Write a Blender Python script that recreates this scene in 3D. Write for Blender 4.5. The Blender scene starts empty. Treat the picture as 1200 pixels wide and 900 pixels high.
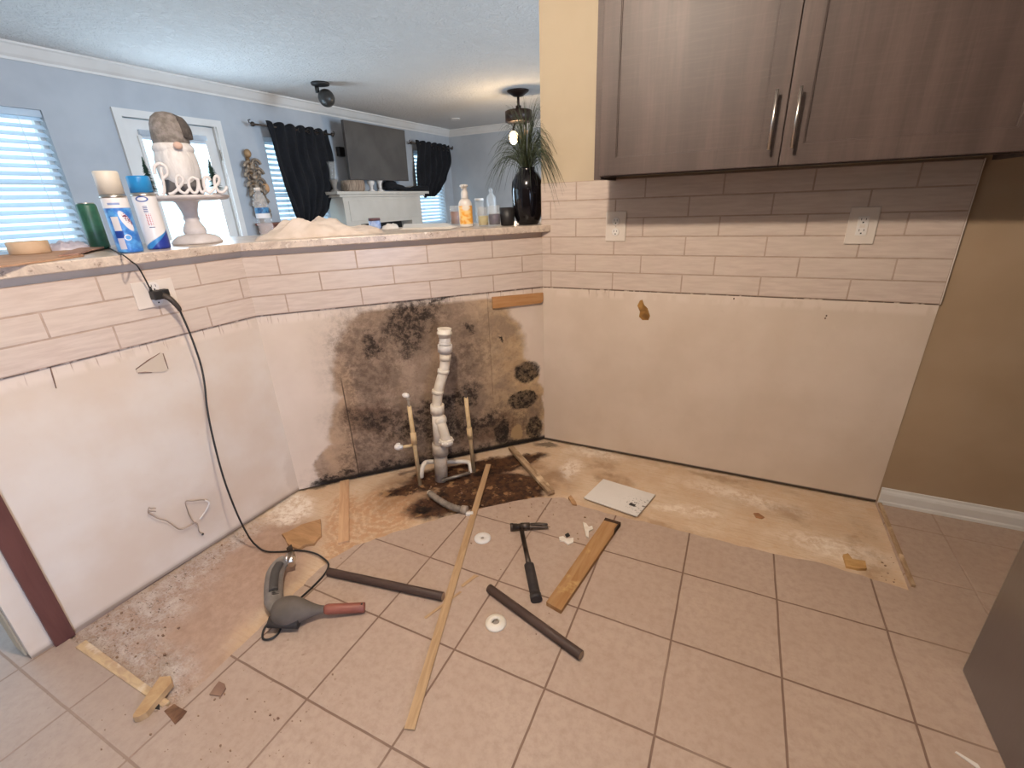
import bpy, bmesh, math, random
from mathutils import Vector, Matrix, noise as mnoise
random.seed(7)
SC = bpy.context.scene
COL = SC.collection

# ------------------------------------------------------------------ camera, world, lights
CAM_H = 1.34614
F_PX, YAW, PITCH, ROLL = 538.127, 0.460242734, 0.380451498, -0.0411457332
fw = Vector((-math.sin(YAW)*math.cos(PITCH), math.cos(YAW)*math.cos(PITCH), -math.sin(PITCH)))
r0 = Vector((math.cos(YAW), math.sin(YAW), 0)); u0 = r0.cross(fw)
CR = r0*math.cos(ROLL) + u0*math.sin(ROLL)
CU = -r0*math.sin(ROLL) + u0*math.cos(ROLL)
EYE = Vector((0, 0, CAM_H))
cd = bpy.data.cameras.new('camera'); cam = bpy.data.objects.new('camera', cd); COL.objects.link(cam)
cd.sensor_width = 36; cd.lens = F_PX/1200*36; cd.clip_start = .02
m = Matrix((CR, CU, -fw)).transposed().to_4x4(); m.translation = EYE
cam.matrix_world = m; SC.camera = cam

SC.view_settings.view_transform = 'Standard'; SC.view_settings.look = 'None'
SC.view_settings.gamma = 1; SC.view_settings.use_curve_mapping = False
SC.view_settings.exposure = 0.0

wd = bpy.data.worlds.new('World'); SC.world = wd; wd.use_nodes = True
bg = wd.node_tree.nodes['Background']; bg.inputs[0].default_value = (.60, .86, 1, 1); bg.inputs[1].default_value = 2.3

def area(name, loc, target, size, power, color, sizey=None, shape='RECTANGLE', spread=180):
    l = bpy.data.lights.new(name, 'AREA'); l.energy = power; l.color = color; l.shape = shape; l.size = size
    if sizey: l.size_y = sizey
    l.spread = math.radians(spread)
    o = bpy.data.objects.new(name, l); COL.objects.link(o); o.location = loc
    o.rotation_euler = (Vector(target)-Vector(loc)).to_track_quat('-Z', 'Y').to_euler(); return o
WARM = (1, .85, .70)
def point(name, loc, power, color, r):
    l = bpy.data.lights.new(name, 'POINT'); l.energy = power; l.color = color; l.shadow_soft_size = r
    o = bpy.data.objects.new(name, l); COL.objects.link(o); o.location = loc; return o
point('kitchen_ceiling_lamp', (-.50, .55, 2.34), 118, WARM, .045)
point('warm_fill_rear', (.9, -1.5, 2.30), 5, WARM, .1)  # unseen warm fill added behind the camera
area('cool_fill_rear', (2.2, -1.5, 1.1), (-1.9, .25, .35), 1.0, 15, (.56, .70, 1), 1.0, spread=60)  # unseen cool fill aimed at the left half wall; no window there
area('daylight_patio_door', (-4.50, -.4, 1.2), (-2, -.4, 1.2), 2.0, 18, (.50, .72, 1), 1.8)
area('living_side_fill', (2.3, 3.5, 1.5), (0, 3.2, 1.5), 1.8, 230, (.58, .78, 1), 1.5)  # fill added to brighten the living room wall; no window on that side
area('daylight_living_door', (-4.62, 2.82, 1.2), (-2, 2.82, 1.2), .6, 50, (.60, .80, 1), 1.6)

# ------------------------------------------------------------------ helpers: geometry of the place
def V(*a): return Vector(a)
def ray(px, py): return (fw + CR*((px-600)/F_PX) - CU*((py-450)/F_PX))
def hit(px, py, n, c):
    d = ray(px, py); n = Vector(n); return EYE + d*((c - n.dot(EYE))/n.dot(d))
def fl(px, py, z=0.): return hit(px, py, (0, 0, 1), z)
def atx(px, py, x): return hit(px, py, (1, 0, 0), x)
def aty(px, py, y): return hit(px, py, (0, 1, 0), y)
def frame(o, u):
    u = Vector((u[0], u[1], 0)).normalized(); y = Vector((0, 0, 1)).cross(u)
    M = Matrix((u, y, Vector((0, 0, 1)))).transposed().to_4x4(); M.translation = Vector((o[0], o[1], 0)); return M
C12 = V(-1.902, 1.31, 0); C23 = V(-.925, 2.282, 0)
A1 = 0.0361071
W1 = frame((-1.94783/math.cos(A1), 0), (math.sin(A1), math.cos(A1)))      # half wall on the left (x = distance along, -y = into kitchen)
W2 = frame(C12, C23-C12)                                                   # diagonal half wall
W3 = frame((0, 2.282), (1, 0))                                             # right wall
L2 = (C23-C12).length
S12 = (W1.inverted() @ C12).x
LIVX = -4.56; LIVY = 7.24; CEIL = 2.44
WL = frame((LIVX, 0), (0, 1))                                              # living room wall; local x = world y
WF = frame((0, LIVY), (1, 0))
def on(W, px, py, d=0.):
    """point of the wall frame (s, z), d in front of the wall"""
    n = (W.to_3x3() @ Vector((0, 1, 0))); c = n.dot(W.translation) - d
    q = W.inverted() @ hit(px, py, n, c); return q
def onw(W, px, py, d=0.):
    return W @ on(W, px, py, d)

# ------------------------------------------------------------------ helpers: materials
def hexc(h):
    h = h.lstrip('#'); c = [int(h[i:i+2], 16)/255 for i in (0, 2, 4)]
    return tuple(x/12.92 if x <= .04045 else ((x+.055)/1.055)**2.4 for x in c) + (1,)
class NT:
    def __init__(s, name):
        s.m = bpy.data.materials.new(name); s.m.use_nodes = True; s.t = s.m.node_tree; s.n = s.t.nodes
        s.b = s.n['Principled BSDF']; s.out = s.n['Material Output']
    def put(s, inp, v):
        if isinstance(v, bpy.types.NodeSocket): s.t.links.new(v, inp)
        elif isinstance(v, (tuple, list, Vector)) and inp.type == 'VECTOR': inp.default_value = tuple(v)[:3]
        elif inp.type == 'RGBA' and isinstance(v, (int, float)): inp.default_value = (v, v, v, 1)
        else: inp.default_value = v
    def node(s, ty, **k):
        n = s.n.new(ty)
        for a, v in k.items(): setattr(n, a, v)
        return n
    def obj(s): return s.node('ShaderNodeTexCoord').outputs['Object']
    def map(s, v, scale=(1, 1, 1), rot=(0, 0, 0), loc=(0, 0, 0)):
        n = s.node('ShaderNodeMapping'); s.put(n.inputs[0], v); s.put(n.inputs['Scale'], scale); n.inputs['Rotation'].default_value = rot; s.put(n.inputs['Location'], loc); return n.outputs[0]
    def noise(s, v, scale=5, det=4, rough=.55, dist=0., color=False):
        n = s.node('ShaderNodeTexNoise'); s.put(n.inputs['Vector'], v); n.inputs['Scale'].default_value = scale
        n.inputs['Detail'].default_value = det; n.inputs['Roughness'].default_value = rough; n.inputs['Distortion'].default_value = dist
        return n.outputs['Color' if color else 'Fac']
    def vor(s, v, scale=5, feat='F1', out='Distance'):
        n = s.node('ShaderNodeTexVoronoi', feature=feat); s.put(n.inputs['Vector'], v); n.inputs['Scale'].default_value = scale; return n.outputs[out]
    def math(s, op, a, b=0., c=None, clamp=False):
        n = s.node('ShaderNodeMath', operation=op, use_clamp=clamp); s.put(n.inputs[0], a); s.put(n.inputs[1], b)
        if c is not None: s.put(n.inputs[2], c)
        return n.outputs[0]
    def vm(s, op, a, b=(0, 0, 0), out=0):
        n = s.node('ShaderNodeVectorMath', operation=op); s.put(n.inputs[0], a)
        if op == 'SCALE': s.put(n.inputs['Scale'], b)
        else: s.put(n.inputs[1], b)
        return n.outputs[out]
    def mr(s, v, a, b, lo=0., hi=1., smooth=True):
        n = s.node('ShaderNodeMapRange'); n.interpolation_type = 'SMOOTHSTEP' if smooth else 'LINEAR'
        for i, x in enumerate((v, a, b, lo, hi)): s.put(n.inputs[i], x)
        return n.outputs[0]
    def mix(s, f, a, b):
        n = s.node('ShaderNodeMix', data_type='RGBA'); s.put(n.inputs[0], f); s.put(n.inputs[6], a); s.put(n.inputs[7], b); return n.outputs[2]
    def sep(s, v):
        n = s.node('ShaderNodeSeparateXYZ'); s.put(n.inputs[0], v); return n.outputs
    def comb(s, x, y, z):
        n = s.node('ShaderNodeCombineXYZ'); [s.put(n.inputs[i], q) for i, q in enumerate((x, y, z))]; return n.outputs[0]
    def bump(s, h, strength=.3, dist=.01):
        n = s.node('ShaderNodeBump'); s.put(n.inputs['Height'], h); n.inputs['Strength'].default_value = strength; n.inputs['Distance'].default_value = dist
        s.t.links.new(n.outputs[0], s.b.inputs['Normal'])
    def blob(s, v, c, r, rot=0., soft=.35):
        """1 inside an ellipse (centre c, radii r), 0 outside"""
        p = s.map(s.vm('SUBTRACT', v, c), rot=(0, 0, 0)) if False else s.vm('SUBTRACT', v, c)
        if rot:
            n = s.node('ShaderNodeVectorRotate', rotation_type='AXIS_ANGLE'); s.put(n.inputs['Vector'], p)
            n.inputs['Axis'].default_value = s.ax; n.inputs['Angle'].default_value = -rot; p = n.outputs[0]
        p = s.vm('DIVIDE', p, r)
        d = s.vm('LENGTH', p, out=1)
        return s.mr(d, 1+soft, 1-soft)
    def maxof(s, L):
        o = L[0]
        for x in L[1:]: o = s.math('MAXIMUM', o, x)
        return o
    def fin(s, color, rough=.6, metal=0., spec=.5, **k):
        s.put(s.b.inputs['Base Color'], color); s.put(s.b.inputs['Roughness'], rough); s.put(s.b.inputs['Metallic'], metal)
        s.put(s.b.inputs['Specular IOR Level'], spec)
        for a, v in k.items(): s.put(s.b.inputs[a.replace('_', ' ')], v)
        return s.m
def plain(name, c, c2=None, rough=.6, metal=0., scale=8, bump=0., bscale=60, spec=.5, stretch=(1, 1, 1), **k):
    """two-tone procedural material"""
    t = NT(name); v = t.map(t.obj(), scale=stretch)
    c = hexc(c); c2 = hexc(c2) if c2 else tuple(x*.88 for x in c[:3])+(1,)
    f = t.mr(t.noise(v, scale, 4), .3, .7)
    if bump: t.bump(t.noise(v, bscale, 3), bump, .004)
    return t.fin(t.mix(f, c2, c), rough, metal, spec, **k)
def glass(name, tint='#f4f8f8', rough=.03, alpha=.22):
    t = NT(name); c = t.mix(t.noise(t.obj(), 5, 2), hexc(tint), tuple(x*.97 for x in hexc(tint)))
    t.fin(c, rough, Alpha=alpha); return t.m

# ------------------------------------------------------------------ helpers: meshes and objects
WM = {}
class MB:
    def __init__(s): s.v = []; s.f = []; s.mi = []; s.cur = 0; s.sm = []
    def add(s, vs, fs, M=None, smooth=False):
        o = len(s.v); s.v += [(M @ Vector(q)) if M else Vector(q) for q in vs]
        s.f += [[i+o for i in f] for f in fs]; s.mi += [s.cur]*len(fs); s.sm += [smooth]*len(fs); return s
    def box(s, a, b, M=None, bev=0.):
        a = Vector(a); b = Vector(b); lo = Vector([min(a[i], b[i]) for i in range(3)]); hi = Vector([max(a[i], b[i]) for i in range(3)])
        if not bev:
            vs = [(x, y, z) for x in (lo.x, hi.x) for y in (lo.y, hi.y) for z in (lo.z, hi.z)]
            return s.add(vs, [(0, 1, 3, 2), (4, 6, 7, 5), (0, 4, 5, 1), (2, 3, 7, 6), (0, 2, 6, 4), (1, 5, 7, 3)], M)
        bm = bmesh.new(); bmesh.ops.create_cube(bm, size=1)
        for v in bm.verts: v.co = Vector([(lo[i]+hi[i])/2 + v.co[i]*(hi[i]-lo[i]) for i in range(3)])
        bmesh.ops.bevel(bm, geom=bm.edges[:], offset=min(bev, min(hi-lo)*.45), segments=2, affect='EDGES', profile=.6)
        bm.verts.ensure_lookup_table(); vs = [v.co.copy() for v in bm.verts]; fs = [[v.index for v in f.verts] for f in bm.faces]; bm.free()
        return s.add(vs, fs, M)
    def prism(s, poly, z0, z1, M=None, smooth=False):
        n = len(poly); vs = [(p[0], p[1], z0) for p in poly]+[(p[0], p[1], z1) for p in poly]
        ar = sum(poly[i][0]*poly[(i+1) % n][1]-poly[(i+1) % n][0]*poly[i][1] for i in range(n))
        idx = list(range(n)) if ar > 0 else list(range(n))[::-1]
        s.add(vs, [idx[::-1], [i+n for i in idx]], M)
        o = len(s.v)-2*n; k = len(s.f)
        for a in range(n):
            i, j = idx[a], idx[(a+1) % n]
            s.f.append([o+i, o+j, o+j+n, o+i+n]); s.mi.append(s.cur); s.sm.append(smooth)
        return s
    def lathe(s, prof, n=24, M=None, cap=True, sx=1., sy=1.):
        vs = []; fs = []
        for r, z in prof:
            for k in range(n): a = 2*math.pi*k/n; vs.append((r*sx*math.cos(a), r*sy*math.sin(a), z))
        for i in range(len(prof)-1):
            for k in range(n): fs.append((i*n+k, i*n+(k+1) % n, (i+1)*n+(k+1) % n, (i+1)*n+k))
        s.add(vs, fs, M, True)
        if cap:
            o = len(s.v)-len(vs)
            for base, rev in ((0, True), ((len(prof)-1)*n, False)):
                if prof[0 if rev else -1][0] > 1e-5:
                    L = [o+base+k for k in range(n)]; s.f.append(L[::-1] if rev else L); s.mi.append(s.cur); s.sm.append(False)
        return s
    def tube(s, pts, r, n=10, M=None, flat=1., closed=False):
        pts = [Vector(p) for p in pts]; N = len(pts); R = r if isinstance(r, (list, tuple)) else [r]*N
        vs = []; up = Vector((0, 0, 1)); prev = None
        for i, p in enumerate(pts):
            t = (pts[min(i+1, N-1)]-pts[max(i-1, 0)])
            t = t.normalized() if t.length > 1e-9 else Vector((0, 0, 1))
            if prev is None:
                a = t.cross(up if abs(t.z) < .9 else Vector((1, 0, 0))).normalized()
            else:
                a = (prev - t*prev.dot(t)).normalized()
            prev = a; b = t.cross(a)
            for k in range(n):
                w = 2*math.pi*k/n; vs.append(p + a*(R[i]*math.cos(w)) + b*(R[i]*flat*math.sin(w)))
        fs = [(i*n+k, i*n+(k+1) % n, (i+1)*n+(k+1) % n, (i+1)*n+k) for i in range(N-1) for k in range(n)]
        fs = [f[::-1] for f in fs]
        s.add(vs, fs, M, True)
        o = len(s.v)-len(vs); s.f.append([o+k for k in range(n)]); s.f.append([o+(N-1)*n+k for k in range(n)][::-1]); s.mi += [s.cur]*2; s.sm += [False]*2
        return s
    def ball(s, c, r, M=None, n=16, m=10):
        r = r if isinstance(r, (tuple, list)) else (r, r, r)
        vs = []; fs = []
        for i in range(m+1):
            th = math.pi*i/m
            for k in range(n): a = 2*math.pi*k/n; vs.append((c[0]+r[0]*math.sin(th)*math.cos(a), c[1]+r[1]*math.sin(th)*math.sin(a), c[2]-r[2]*math.cos(th)))
        fs = [(i*n+k, i*n+(k+1) % n, (i+1)*n+(k+1) % n, (i+1)*n+k) for i in range(m) for k in range(n)]
        return s.add(vs, fs, M, True)
    def build(s, name, mats, parent=None, M=None, kind=None, subd=0, bev=0.):
        """vertices are world coordinates; M is where the object's own origin sits"""
        me = bpy.data.meshes.new(name)
        X = WM[parent.name] if parent else (M or Matrix())
        inv = X.inverted(); me.from_pydata([inv @ v for v in s.v], [], s.f); me.validate(clean_customdata=False)
        if not isinstance(mats, (list, tuple)): mats = [mats]
        for q in mats: me.materials.append(q)
        if len(me.polygons) == len(s.f):
            me.polygons.foreach_set('material_index', s.mi); me.polygons.foreach_set('use_smooth', s.sm)
        bm = bmesh.new(); bm.from_mesh(me); bmesh.ops.remove_doubles(bm, verts=bm.verts, dist=1e-6); bmesh.ops.recalc_face_normals(bm, faces=bm.faces); bm.to_mesh(me); bm.free()
        o = bpy.data.objects.new(name, me); COL.objects.link(o)
        if parent: o.parent = parent
        else: o.matrix_world = X
        WM[o.name] = X.copy()
        if kind: o['kind'] = kind
        if bev:
            b = o.modifiers.new('bevel', 'BEVEL'); b.width = bev; b.segments = 2; b.limit_method = 'ANGLE'
        if subd:
            b = o.modifiers.new('sub', 'SUBSURF'); b.levels = subd; b.render_levels = subd
        return o
def tag(o, label, cat, group=None):
    o['label'] = label; o['category'] = cat
    if group: o['group'] = group
    return o
def empty(name, loc, label, cat, group=None, u=(1, 0)):
    o = bpy.data.objects.new(name, None); COL.objects.link(o); o.empty_display_size = .02
    M = frame((0, 0), u); M.translation = Vector(loc); o.matrix_world = M; WM[o.name] = M
    return tag(o, label, cat, group)
def T(x, y, z=0): return Matrix.Translation((x, y, z))
def smooth_path(P, k=6):
    P = [Vector(p) for p in P]; out = []
    for i in range(len(P)-1):
        a = P[max(i-1, 0)]; b = P[i]; c = P[i+1]; d = P[min(i+2, len(P)-1)]
        for j in range(k):
            t = j/k; out.append(.5*((2*b)+(-a+c)*t+(2*a-5*b+4*c-d)*t*t+(-a+3*b-3*c+d)*t**3))
    out.append(P[-1]); return out
def rect_holes(mb, s0, s1, z0, z1, y0, y1, holes, M):
    """wall slab with rectangular openings"""
    xs = sorted({s0, s1, *[h[0] for h in holes], *[h[1] for h in holes]}); zs = sorted({z0, z1, *[h[2] for h in holes], *[h[3] for h in holes]})
    for i in range(len(xs)-1):
        for j in range(len(zs)-1):
            cx, cz = (xs[i]+xs[i+1])/2, (zs[j]+zs[j+1])/2
            if any(h[0] < cx < h[1] and h[2] < cz < h[3] for h in holes): continue
            mb.box((xs[i], y0, zs[j]), (xs[i+1], y1, zs[j+1]), M)

# ================================================================== MATERIALS OF THE SHELL
TS, GX, GY = .3150068, -.672811505, 1.17245569
def m_floor():
    t = NT('floor_tile'); v = t.obj()
    wob = t.vm('SCALE', t.vm('SUBTRACT', t.noise(v, 9, 2, color=True), (.5, .5, .5)), .004)
    vv = t.vm('ADD', v, wob); x, y, z = t.sep(vv)
    fx = t.math('DIVIDE', t.math('SUBTRACT', x, GX), TS); fy = t.math('DIVIDE', t.math('SUBTRACT', y, GY), TS)
    dx = t.math('ABSOLUTE', t.math('SUBTRACT', fx, t.math('ROUND', fx))); dy = t.math('ABSOLUTE', t.math('SUBTRACT', fy, t.math('ROUND', fy)))
    dd = t.math('MINIMUM', dx, dy)
    grout = t.mr(dd, .0125, .0075)
    wn = t.node('ShaderNodeTexWhiteNoise', noise_dimensions='2D')
    t.put(wn.inputs['Vector'], t.comb(t.math('FLOOR', fx), t.math('FLOOR', fy), 0.))
    big = t.noise(v, 3.5, 5, .6); fine = t.noise(v, 40, 5, .7)
    c = t.mix(t.mr(big, .25, .75), hexc('#b19a89'), hexc('#b9a392'))
    c = t.mix(t.mr(fine, .35, .75), c, hexc('#a78f7e'))
    c = t.mix(t.math('MULTIPLY', wn.outputs[0], .16), c, hexc('#a38a79'))
    # old dirt near the dug out footprint and in the lower left
    ptc = fl(240, 850); dirt = t.blob(v, (ptc.x, ptc.y, 0), (.55, .30, 1), soft=.6)
    sp = t.mr(t.noise(v, 55, 3, .6), .66, .71)
    c = t.mix(t.math('MULTIPLY', t.math('MULTIPLY', sp, dirt), .75), c, hexc('#6d4b36'))
    pl2 = fl(60, 840); grey = t.blob(v, (pl2.x-.25, pl2.y-.1, 0), (.6, .5, 1), soft=.7)  # cool daylight tone of the lower left put into the tile colour
    c = t.mix(t.math('MULTIPLY', grey, .35), c, hexc('#a3958e'))
    dust = t.mr(t.noise(v, 1.7, 3), .5, .7); keep = t.math('SUBTRACT', 1., t.math('MULTIPLY', dust, .45))
    keep = t.math('MULTIPLY', keep, t.mr(x, .95, .55, .25, 1.)); keep = t.math('MULTIPLY', keep, t.math('SUBTRACT', 1., t.math('MULTIPLY', grey, .6)))
    g = t.mix(t.noise(v, 14, 3), hexc('#70564a'), hexc('#7f6655'))
    c = t.mix(t.math('MULTIPLY', grout, keep), c, g)
    t.bump(t.math('ADD', t.math('MULTIPLY', grout, -1.), t.math('MULTIPLY', fine, .05)), .35, .003)
    return t.fin(c, t.mix(grout, .42, .85), spec=.4)
def m_subfloor():
    t = NT('bare_subfloor'); v0 = t.obj(); t.ax = (0, 0, 1)
    wob = t.vm('SCALE', t.vm('SUBTRACT', t.noise(v0, 11, 4, .65, color=True), (.5, .5, .5)), .11)
    v = t.vm('ADD', v0, wob)
    def B(px, py, rx, ry, rot=0, soft=.35, src=None):
        p = fl(px, py); return t.blob(src or v, (p.x, p.y, 0), (rx, ry, 1), rot, soft)
    n1 = t.noise(v0, 7, 6, .65); n2 = t.noise(v0, 34, 5, .7); n3 = t.noise(v0, 110, 3, .6)
    c = t.mix(t.mr(n1, .3, .7), hexc('#c9ab8c'), hexc('#d6bfa4'))
    grain = t.noise(t.map(v0, scale=(3, 40, 1)), 3, 4)
    c = t.mix(t.mr(grain, .45, .75, 0, .45), c, hexc('#b8967a'))
    c = t.mix(t.mr(n2, .5, .75, 0, .5), c, hexc('#c9a47c'))
    sm = t.maxof([B(790, 595, .10, .03, 0, .6), B(825, 598, .06, .03, 0, .6), B(870, 580, .25, .05, -.1, .8), B(980, 640, .18, .06, 0, .7), B(700, 530, .15, .05, 0, .7)])
    c = t.mix(t.math('MULTIPLY', sm, t.mr(n2, .38, .6, .1, .8)), c, hexc('#eadccb'))
    ds = t.maxof([B(705, 543, .09, .10, 0, .6), B(1020, 650, .06, .25, 0, .5), B(930, 600, .2, .06, 0, .8), B(850, 560, .3, .025, 0, .7), B(760, 610, .25, .03, 0, .7)])
    c = t.mix(t.math('MULTIPLY', ds, t.mr(n1, .42, .62, .05, .6)), c, hexc('#94704f'))
    # left footprint: pinkish concrete, mortar ridges towards the wall
    left = t.maxof([B(250, 690, .26, .45, .0, .25), B(150, 770, .4, .25, 0, .3)])
    cl = t.mix(t.mr(n2, .3, .7), hexc('#a48876'), hexc('#b49885'))
    c = t.mix(left, c, cl)
    mort = t.maxof([B(130, 740, .16, .30, 0, .5), B(225, 665, .07, .35, 0, .5), B(170, 790, .18, .10, 0, .5)])
    fl_ = t.math('MULTIPLY', t.math('ADD', t.mr(t.noise(t.map(v0, scale=(1, 1.6, 1)), 12, 7, .75), .42, .62), t.mr(n3, .35, .6, 0, .5)), .55, clamp=True)
    c = t.mix(t.math('MULTIPLY', mort, fl_), c, hexc('#d9cec6'))
    c = t.mix(t.math('MULTIPLY', mort, t.mr(t.noise(t.map(v0, scale=(1, 2.2, 1)), 45, 4, .7), .60, .66)), c, hexc('#6e5c4e'))
    # orange fibreboard left of the sink
    osb = t.maxof([B(445, 600, .17, .20, .8), B(405, 610, .09, .25, .8), B(400, 640, .08, .12, .8)])
    sw = t.node('ShaderNodeTexWave', wave_type='RINGS', rings_direction='Z'); p = fl(455, 597)
    t.put(sw.inputs['Vector'], t.vm('SUBTRACT', v, (p.x, p.y, 0))); sw.inputs['Scale'].default_value = 9; sw.inputs['Distortion'].default_value = 7; sw.inputs['Detail'].default_value = 4
    co = t.mix(t.mr(sw.outputs[1], .2, .9), hexc('#b08661'), hexc('#c9a481'))
    co = t.mix(t.mr(n2, .45, .6), co, hexc('#b88a64'))
    c = t.mix(t.math('MULTIPLY', osb, t.mr(n2, .3, .6, .35, .8)), c, co)
    wh = t.maxof([B(340, 595, .10, .12, .8), B(668, 548, .05, .10, 0, .6), B(352, 628, .05, .04)])
    c = t.mix(t.math('MULTIPLY', wh, t.mr(n2, .35, .6)), c, hexc('#ecdfd0'))
    # brownish middle
    br = t.maxof([B(478, 572, .18, .18, .8, .5), B(620, 545, .12, .10, 0, .5), B(640, 560, .14, .12, 0, .5), B(720, 560, .10, .05)])
    c = t.mix(t.math('MULTIPLY', br, t.mr(n1, .35, .6, .2, .75)), c, hexc('#8a6747'))
    # soaked dark area in front of the drain
    wet = t.maxof([B(560, 575, .27, .17, .785, .18), B(508, 592, .14, .10, .785, .3), B(600, 572, .16, .15, .785, .15), B(535, 556, .30, .09, .785, .25), B(575, 548, .25, .08, .785, .25), B(545, 549, .34, .07, .785, .2), B(600, 540, .2, .06, .785, .2), B(500, 560, .10, .10, .785, .3), B(475, 572, .12, .05, .785, .3)])
    cw = t.mix(t.mr(n2, .35, .62), hexc('#2a1911'), hexc('#553723'))
    cw = t.mix(t.mr(t.noise(v0, 16, 4, .6), .56, .66), cw, hexc('#93704c'))
    c = t.mix(wet, c, cw)
    bl = t.maxof([B(600, 587, .05, .04), B(515, 575, .04, .03), B(566, 553, .07, .03, .785), B(497, 596, .05, .03, .785)])
    c = t.mix(t.math('MULTIPLY', bl, t.mr(n1, .4, .55)), c, hexc('#140c08'))
    edge = t.maxof([B(370, 568, .12, .025, .785), B(640, 520, .08, .03, 0)])
    c = t.mix(t.math('MULTIPLY', edge, .7), c, hexc('#2b1d14'))
    t.bump(t.math('ADD', t.math('MULTIPLY', n2, .6), t.math('ADD', t.math('MULTIPLY', t.math('MULTIPLY', mort, fl_), 1.2), t.math('MULTIPLY', n1, .5))), .7, .008)
    return t.fin(c, t.mix(wet, .85, .62), spec=.3)
def m_drywall(which):
    t = NT('painted_drywall_'+which); v0 = t.obj(); t.ax = (0, 1, 0)
    W = {'left': W1, 'diagonal': W2, 'right': W3}[which]
    wob = t.vm('SCALE', t.vm('SUBTRACT', t.noise(v0, 13, 4, .65, color=True), (.5, .5, .5)), .09)
    v = t.vm('ADD', v0, wob)
    def B(px, py, rx, ry, rot=0, soft=.35, src=None):
        q = on(W, px, py); return t.blob(src or v, (q.x, 0, q.z), (rx, 1, ry), rot, soft)
    n1 = t.noise(v0, 3, 4); n2 = t.noise(v0, 40, 5, .7); n0 = t.noise(v0, 9, 5, .7)
    paint = '#dccbbb' if which != 'left' else '#dbd0c4'
    c = t.mix(t.mr(n1, .3, .7), hexc(paint), hexc('#d2c0ae'))
    c = t.mix(t.mr(n2, .60, .78, 0, .25), c, hexc('#bfa996'))
    x, y, z = t.sep(v0); low_ = t.mr(z, .93, .92)
    # torn paper / old glue line right below the tiles
    zt = .912; band = t.math('MULTIPLY', t.mr(z, zt-.055, zt-.03), t.mr(t.noise(t.map(v0, scale=(2.5, 1, 1)), 6, 4), .42, .55))
    band = t.math('MULTIPLY', low_, t.math('MAXIMUM', band, t.mr(z, zt-.014, zt-.006)))
    c = t.mix(t.math('MULTIPLY', band, .6), c, hexc('#e2d2c4'))
    drips = t.math('MULTIPLY', t.math('MULTIPLY', low_, t.mr(z, zt-.05, zt-.01)), t.mr(t.noise(t.map(v0, scale=(60, 1, 4)), 1.6, 3), .60, .66))
    if which == 'right':
        drips = t.math('MULTIPLY', drips, t.math('MULTIPLY', t.mr(x, -.78, -.74), t.mr(x, -.5, -.56)))
    c = t.mix(t.math('MULTIPLY', drips, .65), c, hexc('#8b6245'))
    ln = t.math('MULTIPLY', t.math('MULTIPLY', t.mr(z, .9085, .9105), t.mr(z, .93, .92)), t.mr(t.noise(t.map(v0, scale=(8, 1, 1)), 4, 3), .35, .5)); c = t.mix(t.math('MULTIPLY', ln, .85), c, hexc('#5d4030'))
    rough = .55
    if which == 'left':
        q = t.maxof([B(240, 600, .10, .10, 0, .6), B(320, 590, .08, .08, 0, .6), B(345, 560, .04, .14)])
        c = t.mix(t.math('MULTIPLY', q, .22), c, hexc('#a58a70'))
        low = t.math('MULTIPLY', t.mr(z, .03, .0), .6); c = t.mix(low, c, hexc('#8e735c'))
        stain = t.math('MULTIPLY', t.mr(z, zt-.16, zt-.02), t.mr(t.noise(t.map(v0, scale=(40, 1, 2)), 1.3, 2), .66, .7)); stain = t.math('MULTIPLY', stain, t.math('MULTIPLY', t.mr(x, .95, 1.05), t.mr(x, 1.25, 1.15)))
        c = t.mix(t.math('MULTIPLY', stain, .55), c, hexc('#9a7555'))
    if which == 'diagonal':
        # bare, soaked board behind the pipes
        ve = t.vm('ADD', v0, t.vm('SCALE', t.vm('SUBTRACT', t.noise(v0, 10, 4, .6, color=True), (.5, .5, .5)), .10))
        bare = t.maxof([B(510, 430, .50, .44, 0, .05, ve), B(480, 500, .40, .40, 0, .06, ve), B(570, 500, .36, .42, 0, .06, ve), B(600, 480, .20, .34, 0, .07, ve), B(500, 380, .26, .20, 0, .07, ve), B(395, 545, .11, .12, 0, .1, ve)])
        bare = t.math('MULTIPLY', bare, t.mr(z, zt-.02, zt-.04))
        cb = t.mix(t.mr(n0, .3, .7), hexc('#98816d'), hexc('#b39b86'))
        warmr = t.mr(x, .85, 1.25); cb = t.mix(warmr, cb, t.mix(t.mr(n0, .3, .7), hexc('#a98a68'), hexc('#c4a780')))
        nm = t.noise(v0, 5, 8, .72, .4); cb = t.mix(t.mr(nm, .42, .62, 0, .75), cb, hexc('#84705f')); cb = t.mix(t.mr(n2, .48, .70, 0, .55), cb, hexc('#7d6653'))
        edge = t.maxof([B(395, 520, .08, .22, 0, .3), B(405, 470, .05, .2, 0, .4)])
        cb = t.mix(t.math('MULTIPLY', edge, .7), cb, hexc('#c0a182'))
        c = t.mix(bare, c, cb)
        # mould, brown haze first and then the black spots
        speck = t.mr(t.noise(v0, 26, 8, .80), .40, .60)
        w0 = v0; v0b = t.vm('ADD', v0, t.vm('SCALE', t.vm('SUBTRACT', t.noise(v0, 7, 6, .72, color=True), (.5, .5, .5)), .26)); v_keep = v; v = v0b
        BB = lambda px, py, rx, ry, rot=0, soft=.35: B(px, py, rx, ry, rot, soft, v0b)
        haze = t.maxof([BB(431, 430, .17, .28, 0, .6), BB(440, 495, .20, .16, 0, .5), BB(500, 500, .38, .16, -.2, .5), BB(485, 380, .20, .15, 0, .5), BB(545, 420, .12, .2, 0, .7), BB(590, 500, .22, .14, -.1, .5), BB(480, 540, .45, .09, 0, .5), BB(430, 535, .16, .14, 0, .5)])
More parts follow.
